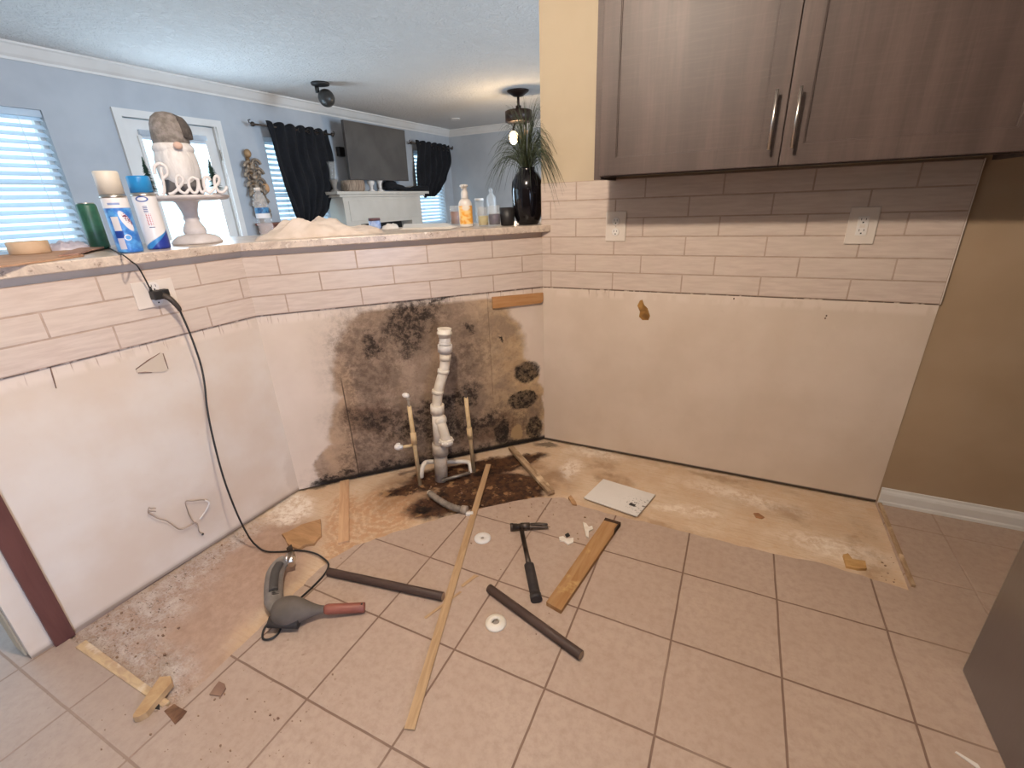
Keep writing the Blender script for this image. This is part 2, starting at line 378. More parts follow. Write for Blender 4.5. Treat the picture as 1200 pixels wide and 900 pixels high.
        c = t.mix(t.math('MULTIPLY', t.math('MULTIPLY', haze, t.mr(speck, 0, 1, .35, 1.)), .78), c, hexc('#5c4a3c'))
        rust = t.maxof([BB(435, 490, .13, .09, .2), BB(575, 505, .20, .08, 0), BB(560, 540, .2, .03, 0)])
        c = t.mix(t.math('MULTIPLY', rust, .5), c, hexc('#5a3e2a'))
        dark = t.maxof([BB(480, 378, .16, .10, -.35, .45), BB(478, 398, .06, .09, 0, .5), BB(506, 360, .09, .025, -.4, .4), BB(432, 405, .035, .08, .2, .4), BB(437, 414, .03, .02),
                        BB(500, 486, .21, .055, -.42, .4), BB(540, 466, .11, .06, -.3, .35), BB(520, 500, .13, .09, 0, .5), BB(560, 497, .12, .06, -.3, .5), BB(588, 505, .06, .07, 0, .3), BB(440, 492, .12, .06, .2, .6),
                        BB(395, 560, .14, .035, -.2, .3), BB(550, 385, .02, .025), BB(584, 399, .022, .016), BB(605, 520, .12, .03, -.1, .3), BB(470, 545, .3, .03, -.1, .5), BB(540, 535, .20, .04, 0, .5)])
        c = t.mix(t.math('MULTIPLY', dark, t.mr(speck, 0, 1, .40, 1.)), c, hexc('#2b211a'))
        v8 = t.vm('ADD', v0, t.vm('SCALE', t.vm('SUBTRACT', t.noise(v0, 16, 5, .75, color=True), (.5, .5, .5)), .06))
        spots = t.maxof([B(618, 436, .078, .063, 0, .14, v8), B(613, 468, .092, .056, 0, .12, v8), B(626, 502, .05, .075, 0, .15, v8), B(588, 508, .045, .07, 0, .15, v8), B(606, 521, .10, .028, 0, .2, v8)])
        c = t.mix(t.math('MULTIPLY', spots, t.mr(speck, 0, 1, .62, 1.)), c, hexc('#1f1813'))
        olive = B(606, 506, .034, .055, 0, .15, v8); c = t.mix(t.math('MULTIPLY', olive, .9), c, hexc('#a88a62'))
        # board joints and the black gap along the floor
        sj = on(W2, 414, 520).x; sk = on(W2, 577, 450).x
        j1 = t.math('MULTIPLY', t.mr(t.math('ABSOLUTE', t.math('SUBTRACT', x, sj)), .004, .002), t.mr(z, .62, .5)); j2 = t.math('MULTIPLY', t.mr(t.math('ABSOLUTE', t.math('SUBTRACT', x, sk)), .003, .001), .35)
        c = t.mix(t.math('MAXIMUM', t.math('MULTIPLY', j1, .8), t.math('MULTIPLY', j2, t.mr(z, .25, .4))), c, hexc('#3a2c20'))
        fb = t.mr(z, .035, .012); c = t.mix(t.math('MULTIPLY', fb, t.mr(x, .04, .12)), c, hexc('#1b140f'))
        rough = t.mix(bare, .55, .9)
        t.bump(t.math('ADD', t.math('MULTIPLY', bare, -1.), t.math('MULTIPLY', t.math('MULTIPLY', bare, n2), .5)), .5, .004)
    else:
        gap = t.mr(z, .014, .007); c = t.mix(t.math('MULTIPLY', gap, .9 if which == 'right' else .3), c, hexc('#2a1c12'))
        t.bump(t.math('ADD', n2, band), .15, .003)
    return t.fin(c, rough, spec=.35)
def m_paint(name, a, b, bump=.08, rough=.6, scale=3, bscale=120):
    t = NT(name); v = t.obj(); c = t.mix(t.mr(t.noise(v, scale, 3), .3, .7), hexc(a), hexc(b))
    t.bump(t.noise(v, bscale, 3), bump, .003); return t.fin(c, rough, spec=.3)
def m_ceiling():
    t = NT('textured_ceiling'); v = t.obj()
    a = t.mr(t.noise(v, 22, 4, .6, 1.2), .42, .6); b = t.noise(v, 60, 3)
    c = t.mix(t.noise(v, 2, 3), hexc('#d4d3d2'), hexc('#dddbd8'))
    t.bump(t.math('ADD', a, t.math('MULTIPLY', b, .4)), .55, .014); return t.fin(c, .9, spec=.1)
def m_tile():
    t = NT('backsplash_tile'); v = t.obj()
    st = t.noise(t.map(v, scale=(3, 3, 26)), 3, 4, .6)
    c = t.mix(t.mr(st, .3, .7), hexc('#c6b3a6'), hexc('#d4c3b6'))
    c = t.mix(t.mr(t.noise(v, 5, 3), .35, .7, 0, .5), c, hexc('#cfc0b1'))
    t.bump(st, .05, .003); return t.fin(c, .27, spec=.5)
def m_granite():
    t = NT('speckled_stone'); v = t.obj()
    c = t.mix(t.mr(t.noise(v, 12, 6, .7, 1.), .35, .65), hexc('#dccbb9'), hexc('#b9a696'))
    c = t.mix(t.mr(t.noise(v, 48, 5, .75), .56, .68), c, hexc('#8b7668')); c = t.mix(t.mr(t.noise(v, 30, 4, .6), .62, .72), c, hexc('#f0e6da'))
    return t.fin(c, .3)
def m_cabinet():
    t = NT('grey_brown_woodgrain'); v = t.obj()
    g = t.noise(t.map(v, scale=(14, 14, .8)), 3, 6, .65, .4); g2 = t.noise(t.map(v, scale=(3.5, 3.5, .25)), 3, 3)
    h = t.noise(t.map(v, scale=(2, 2, 45)), 4, 3)
    c = t.mix(t.mr(g2, .3, .7), hexc('#41332d'), hexc('#5a4a43')); c = t.mix(t.mr(g, .3, .75, 0, .6), c, hexc('#382b26')); c = t.mix(t.mr(h, .45, .8, 0, .18), c, hexc('#66564e'))
    t.bump(g, .06, .002); return t.fin(c, .5, spec=.5)
def m_wood(name, a, b, scale=1., axis=(1, 12, 12), rough=.65, dark=None):
    t = NT(name); v = t.map(t.obj(), scale=tuple(q*scale for q in axis)); g = t.noise(v, 5, 5, .6, .5)
    c = t.mix(t.mr(g, .3, .7), hexc(a), hexc(b))
    if dark:
        c = t.mix(t.mr(t.noise(t.obj(), 9, 4, .6), .55, .68), c, hexc(dark))
    t.bump(g, .2, .002); return t.fin(c, rough, spec=.3)
def m_brush(name, a, b, rough=.3, axis=(1, 1, 60)):
    t = NT(name); v = t.map(t.obj(), scale=axis); g = t.noise(v, 6, 1)
    return t.fin(t.mix(g, hexc(a), hexc(b)), t.mr(g, .2, .8, rough-.01, rough+.02), 1.)

MFLOOR, MSUB = m_floor(), m_subfloor()
MTAN = m_paint('tan_wall_paint', '#ad967c', '#a58d72')
MTANL = m_paint('lit_tan_and_cap_paint', '#c2b197', '#bba98e')
MSHELL = m_paint('rear_kitchen_paint', '#7d6e5e', '#716353')
MLIV = m_paint('living_room_paint', '#b6babf', '#acb0b6')
MWHT = m_paint('white_trim_paint', '#e2dfdb', '#d9d5d0', .03, .4)
MCEIL, MTILE, MGRAN, MCAB = m_ceiling(), m_tile(), m_granite(), m_cabinet()
MGROUT = plain('tile_grout', '#b6a090', '#aa9483', .9, scale=30)
MCHROME = m_brush('brushed_nickel', '#d8d2ca', '#bdb6ae')
MPLATE = plain('ivory_plate_plastic', '#ded2c6', '#d6c9bc', .35)
MWPL = plain('white_plastic', '#e6e0da', '#d9d2ca', .4)
MBLK = plain('black_plastic', '#191716', '#24211f', .5)
MBLKF = plain('black_fabric', '#090a0e', '#12131a', .95, scale=30, bump=.3, bscale=150)

# ================================================================== STRUCTURE
# floor: tiles around the bare cabinet footprint, bare subfloor a little lower
foot = [(-1.862, .355), (-1.33, .352), (-1.335, .55), (-1.352, .76), (-1.368, 1.0), (-1.33, 1.10), (-1.273, 1.175), (-1.15, 1.33), (-1.027, 1.476), (-.839, 1.639), (-.757, 1.71), (-.616, 1.768), (-.546, 1.739),
        (-.376, 1.728), (-.20, 1.734), (-.047, 1.733), (.112, 1.728), (.276, 1.736), (.445, 1.746), (.594, 1.726), (.70, 1.713)]
inner = [(.705, 2.282+.02), (C23.x-.01, C23.y+.02), (C12.x-.02, C12.y+.01), (W1 @ V(.355, 0, 0)).to_tuple()[:2]]
def jitter(P, amp, step=.03, seed=3):
    rnd = random.Random(seed); out = []
    for a, b in zip(P[:-1], P[1:]):
        a = Vector(a[:2]); b = Vector(b[:2]); n = max(1, int((b-a).length/step))
        for i in range(n): out.append(tuple(a+(b-a)*(i/n)+Vector((rnd.uniform(-amp, amp), rnd.uniform(-amp, amp)))))
    out.append(tuple(P[-1][:2])); return out
edge = jitter(foot, .0045)
hole = edge + [p[:2] for p in inner]
mb = MB()
bm = bmesh.new()
outer = [(-4.8, -2.5), (2.6, -2.5), (2.6, 7.5), (-4.8, 7.5)]
vo = [bm.verts.new((x, y, 0)) for x, y in outer]; vh = [bm.verts.new((x, y, 0)) for x, y in hole]
es = [bm.edges.new((vo[i], vo[(i+1) % 4])) for i in range(4)]+[bm.edges.new((vh[i], vh[(i+1) % len(vh)])) for i in range(len(vh))]
bmesh.ops.triangle_fill(bm, edges=es, use_beauty=True)
def inside(p, P):
    c = False
    for i in range(len(P)):
        a, b = P[i-1], P[i]
        if (a[1] > p[1]) != (b[1] > p[1]) and p[0] < (b[0]-a[0])*(p[1]-a[1])/(b[1]-a[1])+a[0]: c = not c
    return c
kill = [f for f in bm.faces if inside(f.calc_center_median()[:2], hole)]
bmesh.ops.delete(bm, geom=kill, context='FACES')
bm.verts.ensure_lookup_table(); mb.add([v.co.copy() for v in bm.verts], [[v.index for v in f.verts] for f in bm.faces]); bm.free()
# broken tile edge
n = len(hole); SUBZ = -.009
mb.add([(x, y, 0) for x, y in hole]+[(x, y, SUBZ-.004) for x, y in hole], [(i, (i+1) % n, (i+1) % n+n, i+n) for i in range(n)])
mb.cur = 1
mb.add([(-2.05, .2, SUBZ), (.75, .2, SUBZ), (.75, 2.33, SUBZ), (-2.05, 2.33, SUBZ)], [(0, 1, 2, 3)])
mb.cur = 0
mb.box((-4.8, -2.5, -.2), (2.6, 7.5, -.05))
mb.build('floor', [MFLOOR, MSUB], kind='structure')

mb = MB(); mb.box((-4.8, -2.5, CEIL), (2.6, 7.5, CEIL+.1)); mb.build('ceiling', MCEIL, kind='structure')

def backsplash(W, rows, s_end, s_start, parent, zt0=.9145, pitch=.0838):
    """rows: list of (first joint, pitch) ; tiles clipped to [s_start, s_end]; grout bed behind"""
    mb = MB()
    for r, (j0, L) in enumerate(rows):
        z0 = zt0 + r*pitch; k = math.floor((s_start-j0)/L); a = j0+k*L
        while a < s_end:
            x0, x1 = max(a, s_start), min(a+L, s_end)
            if x1-x0 > .012: mb.box((x0+.003, -.0088, z0+.003), (x1-.003, 0, z0+pitch-.003), W, bev=.0006)
            a += L
    o = mb.build('tile_field', MTILE, parent)
    g = MB(); g.box((s_start, -.0080, zt0), (s_end, 0, zt0+pitch*len(rows)), W); g.build('grout', MGROUT, parent)

TH = .115
# left half wall, with its raw end by the passage
mb = MB(); SE = .262
mb.box((SE, 0, 0), (S12+.01, TH, 1.192), W1)
w = mb.build('wall_left', [m_drywall('left')], M=W1, kind='structure')
backsplash(W1, [(.792, .322), (.626, .323), (.794, .322)], S12, SE, w)
mb = MB(); mb.box((SE-.006, .035, 0), (SE, TH+.01, 1.19), W1, bev=.003); mb.build('end_cap', MTANL, w)
# diagonal
mb = MB(); mb.prism([(0, 0), (L2, 0), (L2+.02, TH), (-.045, TH)], 0, 1.192, W2)
w = mb.build('wall_diagonal', [m_drywall('diagonal')], M=W2, kind='structure')
backsplash(W2, [(.137, .322), (-.03, .323), (.137, .323)], L2, 0, w)
# right wall, tan paint with the bare cream strip where base cabinets stood
mb = MB(); mb.box((C23.x, 0, 0), (2.5, .12, CEIL), W3)
w = mb.build('wall_right', [MTAN], M=W3, kind='structure')
mb = MB(); q = [(C23.x+.001, .0), (.704, .0), (.714, .9), (.714, .9145), (C23.x+.001, .9145)]
mb.add([(x, -.003, z) for x, z in q]+[(x, .001, z) for x, z in q], [(0, 1, 2, 3, 4), (9, 8, 7, 6, 5)]+[(i, (i+1) % 5, (i+1) % 5+5, i+5) for i in range(5)], W3)
mb.build('unpainted_strip', m_drywall('right'), w)
mb = MB(); mb.box((C23.x, -.0015, 1.4173), (-.575, .001, CEIL), W3); mb.build('lit_tan_strip', MTANL, w)  # same tan wall, brighter here: lamp light put into the colour
backsplash(W3, [(-.552, .3225), (-.743, .3225), (-.552, .3225), (-.743, .3225), (-.552, .3225), (-.743, .3225)], .714, C23.x, w)
mb = MB(); mb.box((.713, -.009, .9135), (.7165, 0, 1.4175), W3); mb.build('tile_edge_strip', MPLATE, w)

# baseboard right of the removed cabinets
mb = MB()
prof = [(0, 0), (-.016, 0), (-.016, .012), (-.0125, .018), (-.0125, .052), (-.009, .062), (-.004, .068), (-.003, .078), (0, .080)]
vs = [(.712, y, z) for y, z in prof]+[(2.5, y, z) for y, z in prof]; n = len(prof)
mb.add(vs, [tuple(range(n))[::-1], tuple(range(n, 2*n))]+[(i, (i+1) % n, (i+1) % n+n, i+n) for i in range(n)], W3)
mb.build('baseboard_right', MWHT, M=W3, kind='structure')

# rest of the kitchen shell (out of view, closes the room)
mb = MB(); rect_holes(mb, -2.05, 2.5, 0, CEIL, -2.42, -2.30, [], None); mb.build('wall_back', MSHELL, kind='structure')
mb = MB(); mb.box((2.38, -2.3, 0), (2.5, 2.28, CEIL)); mb.build('wall_side', MSHELL, kind='structure')
# living room
D0, D1 = 2.43, 3.205
holes = [(1.24, 1.935, 1.13, 2.06), (D0, D1, 0, 2.082), (3.70, 4.42, .95, 2.05), (6.23, 6.985, 1.03, 2.09), (-1.5, .6, .1, 2.1)]
mb = MB(); rect_holes(mb, -2.4, LIVY, 0, CEIL, 0, .14, holes, WL); mb.build('wall_living', MLIV, M=WL, kind='structure')
mb = MB(); mb.box((LIVX, LIVY, 0), (2.5, LIVY+.12, CEIL)); mb.box((2.38, 2.4, 0), (2.5, LIVY, CEIL)); mb.build('wall_far', MLIV, kind='structure')
mb = MB(); mb.box((LIVX, -2.42, 0), (-2.05, -2.30, CEIL)); mb.build('wall_living_rear', MLIV, kind='structure')

# crown moulding
cp = [(0, CEIL-.095), (-.008, CEIL-.095), (-.012, CEIL-.08), (-.03, CEIL-.065), (-.055, CEIL-.035), (-.068, CEIL-.02), (-.082, CEIL-.012), (-.082, CEIL), (0, CEIL)]
def extr(prof, s0, s1, W, name, mat, **k):
    mb = MB(); n = len(prof)
    mb.add([(s0, y, z) for y, z in prof]+[(s1, y, z) for y, z in prof], [tuple(range(n))[::-1], tuple(range(n, 2*n))]+[(i, (i+1) % n, (i+1) % n+n, i+n) for i in range(n)], W)
    return mb.build(name, mat, M=W, **k)
extr(cp, -2.3, LIVY, WL, 'trim_1', MWHT, kind='structure')
extr(cp, LIVX, 2.38, WF, 'trim_2', MWHT, kind='structure')

# windows of the living room: casing, glass and blinds
MSLAT = plain('white_blind_slat', '#e8edf2', '#dfe5ec', .5)
_t = MSLAT.node_tree; _tr = _t.nodes.new('ShaderNodeBsdfTranslucent'); _tr.inputs[0].default_value = (.85, .93, 1, 1); _mx = _t.nodes.new('ShaderNodeMixShader'); _mx.inputs[0].default_value = .5
_t.links.new(_t.nodes['Principled BSDF'].outputs[0], _mx.inputs[1]); _t.links.new(_tr.outputs[0], _mx.inputs[2]); _t.links.new(_mx.outputs[0], _t.nodes['Material Output'].inputs[0])
MPANE = glass('window_glass', '#f2f8fb', .02, .04)
def window(n, s0, s1, z0, z1, casing=True, tilt=38):
    w = MB(); c = .05
    for a, b in (((s0, z0), (s0+.03, z1)), ((s1-.03, z0), (s1, z1)), ((s0+.03, z1-.03), (s1-.03, z1)), ((s0+.03, z0), (s1-.03, z0+.03))):
        w.box((a[0], .08, a[1]), (b[0], .12, b[1]), WL)
    w.box((s0+.03, .081, (z0+z1)/2-.015), (s1-.03, .11, (z0+z1)/2+.015), WL)
    w.box((s0-.07, -.04, z0-.025), (s1+.07, .06, z0), WL)
    o = w.build('window_%d' % n, MWHT, M=WL, kind='structure')
    MB().box((s0+.03, .095, z0+.03), (s1-.03, .099, z1-.03), WL).build('pane', MPANE, o)
    b = MB(); z = z1-.055; a = math.radians(tilt)
    while z > z0+.03:
        M = WL @ T((s0+s1)/2, .035, z) @ Matrix.Rotation(a, 4, 'X'); b.box((-(s1-s0)/2+.006, -.024, -.0013), ((s1-s0)/2-.006, .024, .0013), M); z -= .0508
    b.box((s0+.004, .01, z1-.045), (s1-.004, .06, z1-.002), WL); b.box((s0+.006, .02, z0+.004), (s1-.006, .05, z0+.022), WL)
    for q in (.2, .8): b.box((s0+(s1-s0)*q-.002, .009, z0+.02), (s0+(s1-s0)*q+.002, .011, z1-.04), WL)
    b.build('blind', MSLAT, o)
window(1, 1.24, 1.935, 1.13, 2.06)
window(2, 3.70, 4.42, .95, 2.05)
window(3, 6.23, 6.985, 1.03, 2.09)
# back door of the living room with a tall lite
d = MB(); c = .055
for a, b in (((D0-c, 0), (D0, 2.082)), ((D1, 0), (D1+c, 2.082)), ((D0-c, 2.082), (D1+c, 2.082+c))):
    d.box((a[0], -.018, a[1]), (b[0], .0, b[1]), WL)
d.box((D0, .0, 0), (D0+.012, .14, 2.082), WL); d.box((D1-.012, 0, 0), (D1, .14, 2.082), WL)
rect_holes(d, D0+.015, D1-.015, .01, 2.075, .03, .07, [(2.55, 3.088, .28, 1.93)], WL)
for a, b in (((2.525, .255), (2.55, 1.955)), ((3.088, .255), (3.113, 1.955)), ((2.55, 1.93), (3.088, 1.955)), ((2.55, .255), (3.088, .28))):
    d.box((a[0], .018, a[1]), (b[0], .03, b[1]), WL)
o = d.build('door_1', MWHT, M=WL, kind='structure')
MB().box((2.55, .045, .28), (3.088, .049, 1.93), WL).build('pane', MPANE, o)
b = MB()
for k in range(5): b.box((2.555, .012, 1.96-.011*k), (3.083, .03, 1.966-.011*k), WL)
b.box((2.54, .004, 1.965), (3.10, .03, 2.0), WL); b.build('raised_blind', MSLAT, o)
b = MB()
for z in (.25, 1.0, 1.80): b.box((D1-.012, -.006, z), (D1+.006, .01, z+.09), WL)
b.build('hinge', MCHROME, o)
b = MB(); b.tube([WL @ V(D0+.07, .03, 1.0), WL @ V(D0+.07, -.03, 1.0)], .012); b.ball(WL @ V(D0+.07, -.04, 1.0), .026); b.build('door_knob', MCHROME, o)

# ================================================================== BAR TOP
ov = .042
def isect(a, da, b, db):
    a, da, b, db = [Vector(q[:2]) for q in (a, da, b, db)]; t = ((b-a).x*db.y-(b-a).y*db.x)/(da.x*db.y-da.y*db.x); return a+da*t
u1 = W1.to_3x3() @ V(1, 0, 0); u2 = W2.to_3x3() @ V(1, 0, 0)
p_f1 = W1 @ V(.25, -ov, 0); p_fc = isect(W1 @ V(0, -ov, 0), u1, W2 @ V(0, -ov, 0), u2)
p_f3 = isect(W2 @ V(0, -ov, 0), u2, V(0, 2.2805, 0), V(1, 0, 0))
p_b1 = W1 @ V(.25, .68, 0); p_bc = isect(W1 @ V(0, .68, 0), u1, W2 @ V(0, .60, 0), u2)
p_b3 = isect(W2 @ V(0, .60, 0), u2, V(-.93, 0, 0), V(0, 1, 0))
slab = [p_f1, p_fc, p_f3, V(-.929, 2.2805, 0), p_b3, p_bc, p_b1]
mb = MB(); mb.prism([(q[0], q[1]) for q in slab], 1.192, 1.225)
o = mb.build('bar_top', MGRAN, bev=.004); tag(o, 'long pale speckled stone bar top capping the tiled half wall', 'countertop')
BT = 1.225
def bar(px, py, r=0.):
    p = hit(px, py, (0, 0, 1), BT); a = Vector((p.x, p.y, 0)).normalized(); return Vector((p.x+a.x*r, p.y+a.y*r, BT))

# ================================================================== UPPER CABINET
YF = 1.977; ZB = 1.417; XL = -.573; XR = .752
c = empty('upper_cabinet', (.08, 2.12, ZB), 'dark grey-brown double door wall cabinet above the tiled backsplash', 'cabinet')
mb = MB()
mb.box((XL, YF+.02, ZB+.025), (XR, 2.2810, ZB+.76)); mb.box((XL, YF+.02, ZB-.006), (XL+.018, 2.2810, ZB+.026)); mb.box((XR-.018, YF+.02, ZB-.006), (XR, 2.2810, ZB+.026)); mb.box((XL, YF, ZB-.008), (XL+.032, YF+.021, ZB+.76)); mb.box((XR-.03, YF, ZB-.008), (XR, YF+.021, ZB+.76)); mb.box((XL+.03, YF, ZB+.0), (XR-.03, YF+.02, ZB+.76)); mb.build('carcass', MCAB, c)
MB().box((XL+.019, YF+.021, ZB+.012), (XR-.019, 2.2805, ZB+.024)).build('bottom_panel', plain('shaded_underside', '#2c2521', '#241e1b', .8), c)  # shade under the cabinet put into this panel's dark colour
for nm, (a, b, hx) in (('left', (-.546, .0745, .045)), ('right', (.0795, .70, .112))) if False else (('l', (-.546, .0755, .040)), ('r', (.0785, .728, .107))):
    z0, z1 = ZB+.004, ZB+.75; y0, y1 = YF-.020, YF; st = .062
    d = MB()
    rect_holes(d, a, b, z0, z1, y0, y1, [(a+st, b-st, z0+st, z1-st)], None)
    d.box((a+st, y0+.009, z0+st), (b-st, y1, z1-st))
    for (p, q) in (((a+st, z0+st), (b-st, z0+st+.004)), ((a+st, z0+st), (a+st+.004, z1-st)), ((b-st-.004, z0+st), (b-st, z1-st))):
        d.box((p[0], y0+.003, p[1]), (q[0], y0+.012, q[1]))
    dd = d.build('door', MCAB, c, bev=.0012)
    h = MB(); zz0, zz1 = 1.47, 1.645
    h.tube([(hx, y0-.03, zz0), (hx, y0-.03, zz1)], .0050, 12)
    for z in (zz0+.022, zz1-.022): h.tube([(hx, y0-.03, z), (hx, y0, z)], .0045, 10)
    h.build('handle', MCHROME, dd)

# ================================================================== OUTLETS
def outlet(W, s, z, label, kind, wd=.095, ht=.132):
    p = W @ V(s, -.0085, z); u = W.to_3x3() @ V(1, 0, 0)
    e = empty('wall_outlet', p, label, 'outlet', u=u)
    MB().box((s-wd/2, -.0145, z-ht/2), (s+wd/2, -.0086, z+ht/2), W, bev=.003).build('cover_plate', MPLATE, e)
    if kind == 'duplex':
        for dz in (.024, -.024):
            rb = MB(); M = W @ T(s, -.0145, z+dz) @ Matrix.Rotation(math.pi/2, 4, 'X'); rb.lathe([(.0175, -.002), (.0175, .002), (.016, .0032)], 20, M)
            r = rb.build('receptacle', MWPL, e)
            q = MB(); y = -.0182
            q.box((s-.0075, y, z+dz+.0), (s-.0055, y+.001, z+dz+.009), W); q.box((s+.0055, y, z+dz), (s+.0075, y+.001, z+dz+.008), W)
            q.box((s-.0025, y, z+dz-.011), (s+.0025, y+.001, z+dz-.006), W); q.build('slots', MBLK, r)
        MB().ball(W @ V(s, -.0148, z), .003).build('screw', MCHROME, e)
    elif kind == 'gfci':
        r = MB().box((s-.0175, -.0175, z-.035), (s+.0175, -.0140, z+.035), W, bev=.001).build('receptacle', MWPL, e)
        q = MB()
        for dz in (.018, -.022):
            q.box((s-.0085, -.0182, z+dz+.002), (s-.0065, -.0172, z+dz+.010), W); q.box((s+.0065, -.0182, z+dz+.002), (s+.0085, -.0172, z+dz+.010), W)
            q.box((s-.0025, -.0182, z+dz-.008), (s+.0025, -.0172, z+dz-.003), W)
            q.build('slots', MBLK, r); q = MB()
        q.box((s-.009, -.0192, z+.0005), (s+.009, -.0172, z+.0055), W, bev=.0008); q.box((s-.009, -.0192, z-.0065), (s+.009, -.0172, z-.0015), W, bev=.0008); q.build('test_button', MPLATE, r)
    return e
outlet(W3, -.546, 1.212, 'ivory duplex outlet on the backsplash, half in the cabinet shadow near the bar', 'duplex')
outlet(W3, .410, 1.203, 'ivory outlet with test buttons on the backsplash, farther right under the cabinet', 'gfci', .095, .136)
outlet(W1, .948, 1.081, 'wide ivory outlet on the left half wall with black plugs in it', 'duplex', .134, .094)

# ================================================================== REFRIGERATOR EDGE
fx, fy = .751, 1.412
e = empty('refrigerator', (fx+.36, fy-.45, 0), 'grey metallic appliance whose lower corner shows at the right edge', 'appliance')
MFR = m_brush('brushed_steel', '#97979c', '#939398', .30, (1, 60, 1))
mb = MB(); mb.box((fx+.055, fy-.91, .012), (fx+.72, fy, 1.76), bev=.006); mb.build('body', plain('dark_appliance_paint', '#4a4542', '#3e3a38', .5), e)
mb = MB(); mb.box((fx, fy-.452, .0), (fx+.05, fy, 1.77), bev=.006); dd = mb.build('door', MFR, e)
MB().tube([(fx-.05, fy-.41, .7), (fx-.05, fy-.41, 1.5)], .011).tube([(fx-.05, fy-.41, .75), (fx, fy-.41, .75)], .009).tube([(fx-.05, fy-.41, 1.45), (fx, fy-.41, 1.45)], .009).build('handle', MCHROME, dd)
mb = MB(); mb.box((fx, fy-.91, .0), (fx+.05, fy-.458, 1.77), bev=.006); dd = mb.build('door', MFR, e)
MB().tube([(fx-.05, fy-.50, .7), (fx-.05, fy-.50, 1.5)], .011).tube([(fx-.05, fy-.50, .75), (fx, fy-.50, .75)], .009).tube([(fx-.05, fy-.50, 1.45), (fx, fy-.50, 1.45)], .009).build('handle', MCHROME, dd)
#PART2
# ================================================================== MORE HELPERS
def vert(P, px, py):
    """point on the upright plane through P that faces the camera"""
    n = Vector((fw.x, fw.y, 0)).normalized(); return hit(px, py, n, n.dot(Vector(P)))
def facing(P):
    a = Vector((P[0], P[1], 0)).normalized(); return Vector((a.y, -a.x, 0))      # direction to the right as seen from the camera
def local(e): return WM[e.name]
def flp(P, z=0.): return [fl(x, y, z) for x, y in P]

# ================================================================== LEFT WALL DETAILS
MBRN = m_wood('dark_red_brown_board', '#65403a', '#55332e', .6, (8, 8, 1), .5)
mb = MB(); mb.box((.318, -.018, .0), (.372, -.0005, .876), W1, bev=.0015)
o = mb.build('filler_board', MBRN, M=W1 @ T(.345, 0, 0)); tag(o, 'dark red-brown upright board on the end of the left half wall', 'board')
MCHALK = plain('chalky_compound', '#e6e2de', '#cfc8c2', .9, scale=20, bump=.4)
# cut-out flap in the drywall
P = [(159, 432), (187, 413), (191.5, 414), (197, 433), (192, 436), (160, 436.5)]
q = [on(W1, *p) for p in P]; mb = MB()
mb.add([(a.x, -.0035, a.z) for a in q]+[(a.x, -.0005, a.z) for a in q], [tuple(range(6)), tuple(range(6, 12))[::-1]]+[(i, (i+1) % 6, (i+1) % 6+6, i+6) for i in range(6)], W1)
wall_left = bpy.data.objects['wall_left']
mb.build('drywall_patch', m_paint('patch_paint', '#cdbfae', '#c5b5a2'), wall_left)
mb = MB()
for a, b in (((159, 433), (187, 414)), ((191, 414), (197, 432)), ((162, 437), (178, 436.5)), ((58, 427), (66, 455)), ((50, 428), (60, 429))):
    A, B = onw(W1, *a, .0035), onw(W1, *b, .0035); mb.tube([A, (A+B)/2+V(0, 0, .002), B], [.0015, .0022, .0012], 6)
mb.build('crack_shade', plain('crack_shadow_line', '#8c7060', '#7c6050', .9), wall_left)  # thin lines coloured like the shade along the cuts
# loose wires
e = onw(W1, 205, 604, .01)
w = MB(); D = .012
def wp(*P): return [onw(W1, 160+x/12, 570+y/12, D) for x, y in P]
w.tube(smooth_path(wp((175, 300), (160, 360), (200, 400), (300, 455), (400, 480), (480, 525), (580, 600), (660, 600), (740, 560), (840, 505)), 4), .0016, 8)
w.tube(smooth_path(wp((170, 300), (215, 312), (270, 312)), 3), .0018, 6); w.tube(smooth_path(wp((165, 370), (215, 352), (270, 355)), 3), .0018, 6)
w.tube(smooth_path(wp((850, 540), (790, 490), (740, 400), (715, 330), (690, 215), (800, 208), (900, 192), (960, 195)), 4), .0018, 8)
w.tube(smooth_path(wp((850, 520), (870, 570), (880, 640), (930, 672)), 4), .002, 6)
o = w.build('loose_wire', plain('taupe_wire', '#a8968a', '#90806f', .7), M=T(*e)); tag(o, 'thin taupe wire sticking out low on the left half wall', 'wire')
w = MB(); w.tube(smooth_path(wp((960, 195), (1020, 230), (980, 330), (890, 460)), 5), .0035, 8); w.build('white_end', MWPL, o)
w = MB(); w.ball(wp((930, 672))[0], .005); w.build('black_tip', MBLK, o)

# wooden cleat under the tiles at the corner
MCLEAT = m_wood('orange_brown_wood', '#b98a5e', '#a87848', 1., (1, 12, 12), .6)
s0 = 1.092; mb = MB(); pr_ = [(s0, .829), (L2-.02, .829), (L2-.006, .838), (L2-.003, .85), (L2-.003, .884), (s0, .888)]
mb.add([(x, -.014, z) for x, z in pr_]+[(x, -.0005, z) for x, z in pr_], [tuple(range(6)), tuple(range(6, 12))[::-1]]+[(i, (i+1) % 6, (i+1) % 6+6, i+6) for i in range(6)], W2)
o = mb.build('wooden_cleat', MCLEAT, M=W2 @ T(s0, 0, .83), bev=.0015); tag(o, 'short orange-brown wood cleat under the tiles by the corner', 'wood strip')

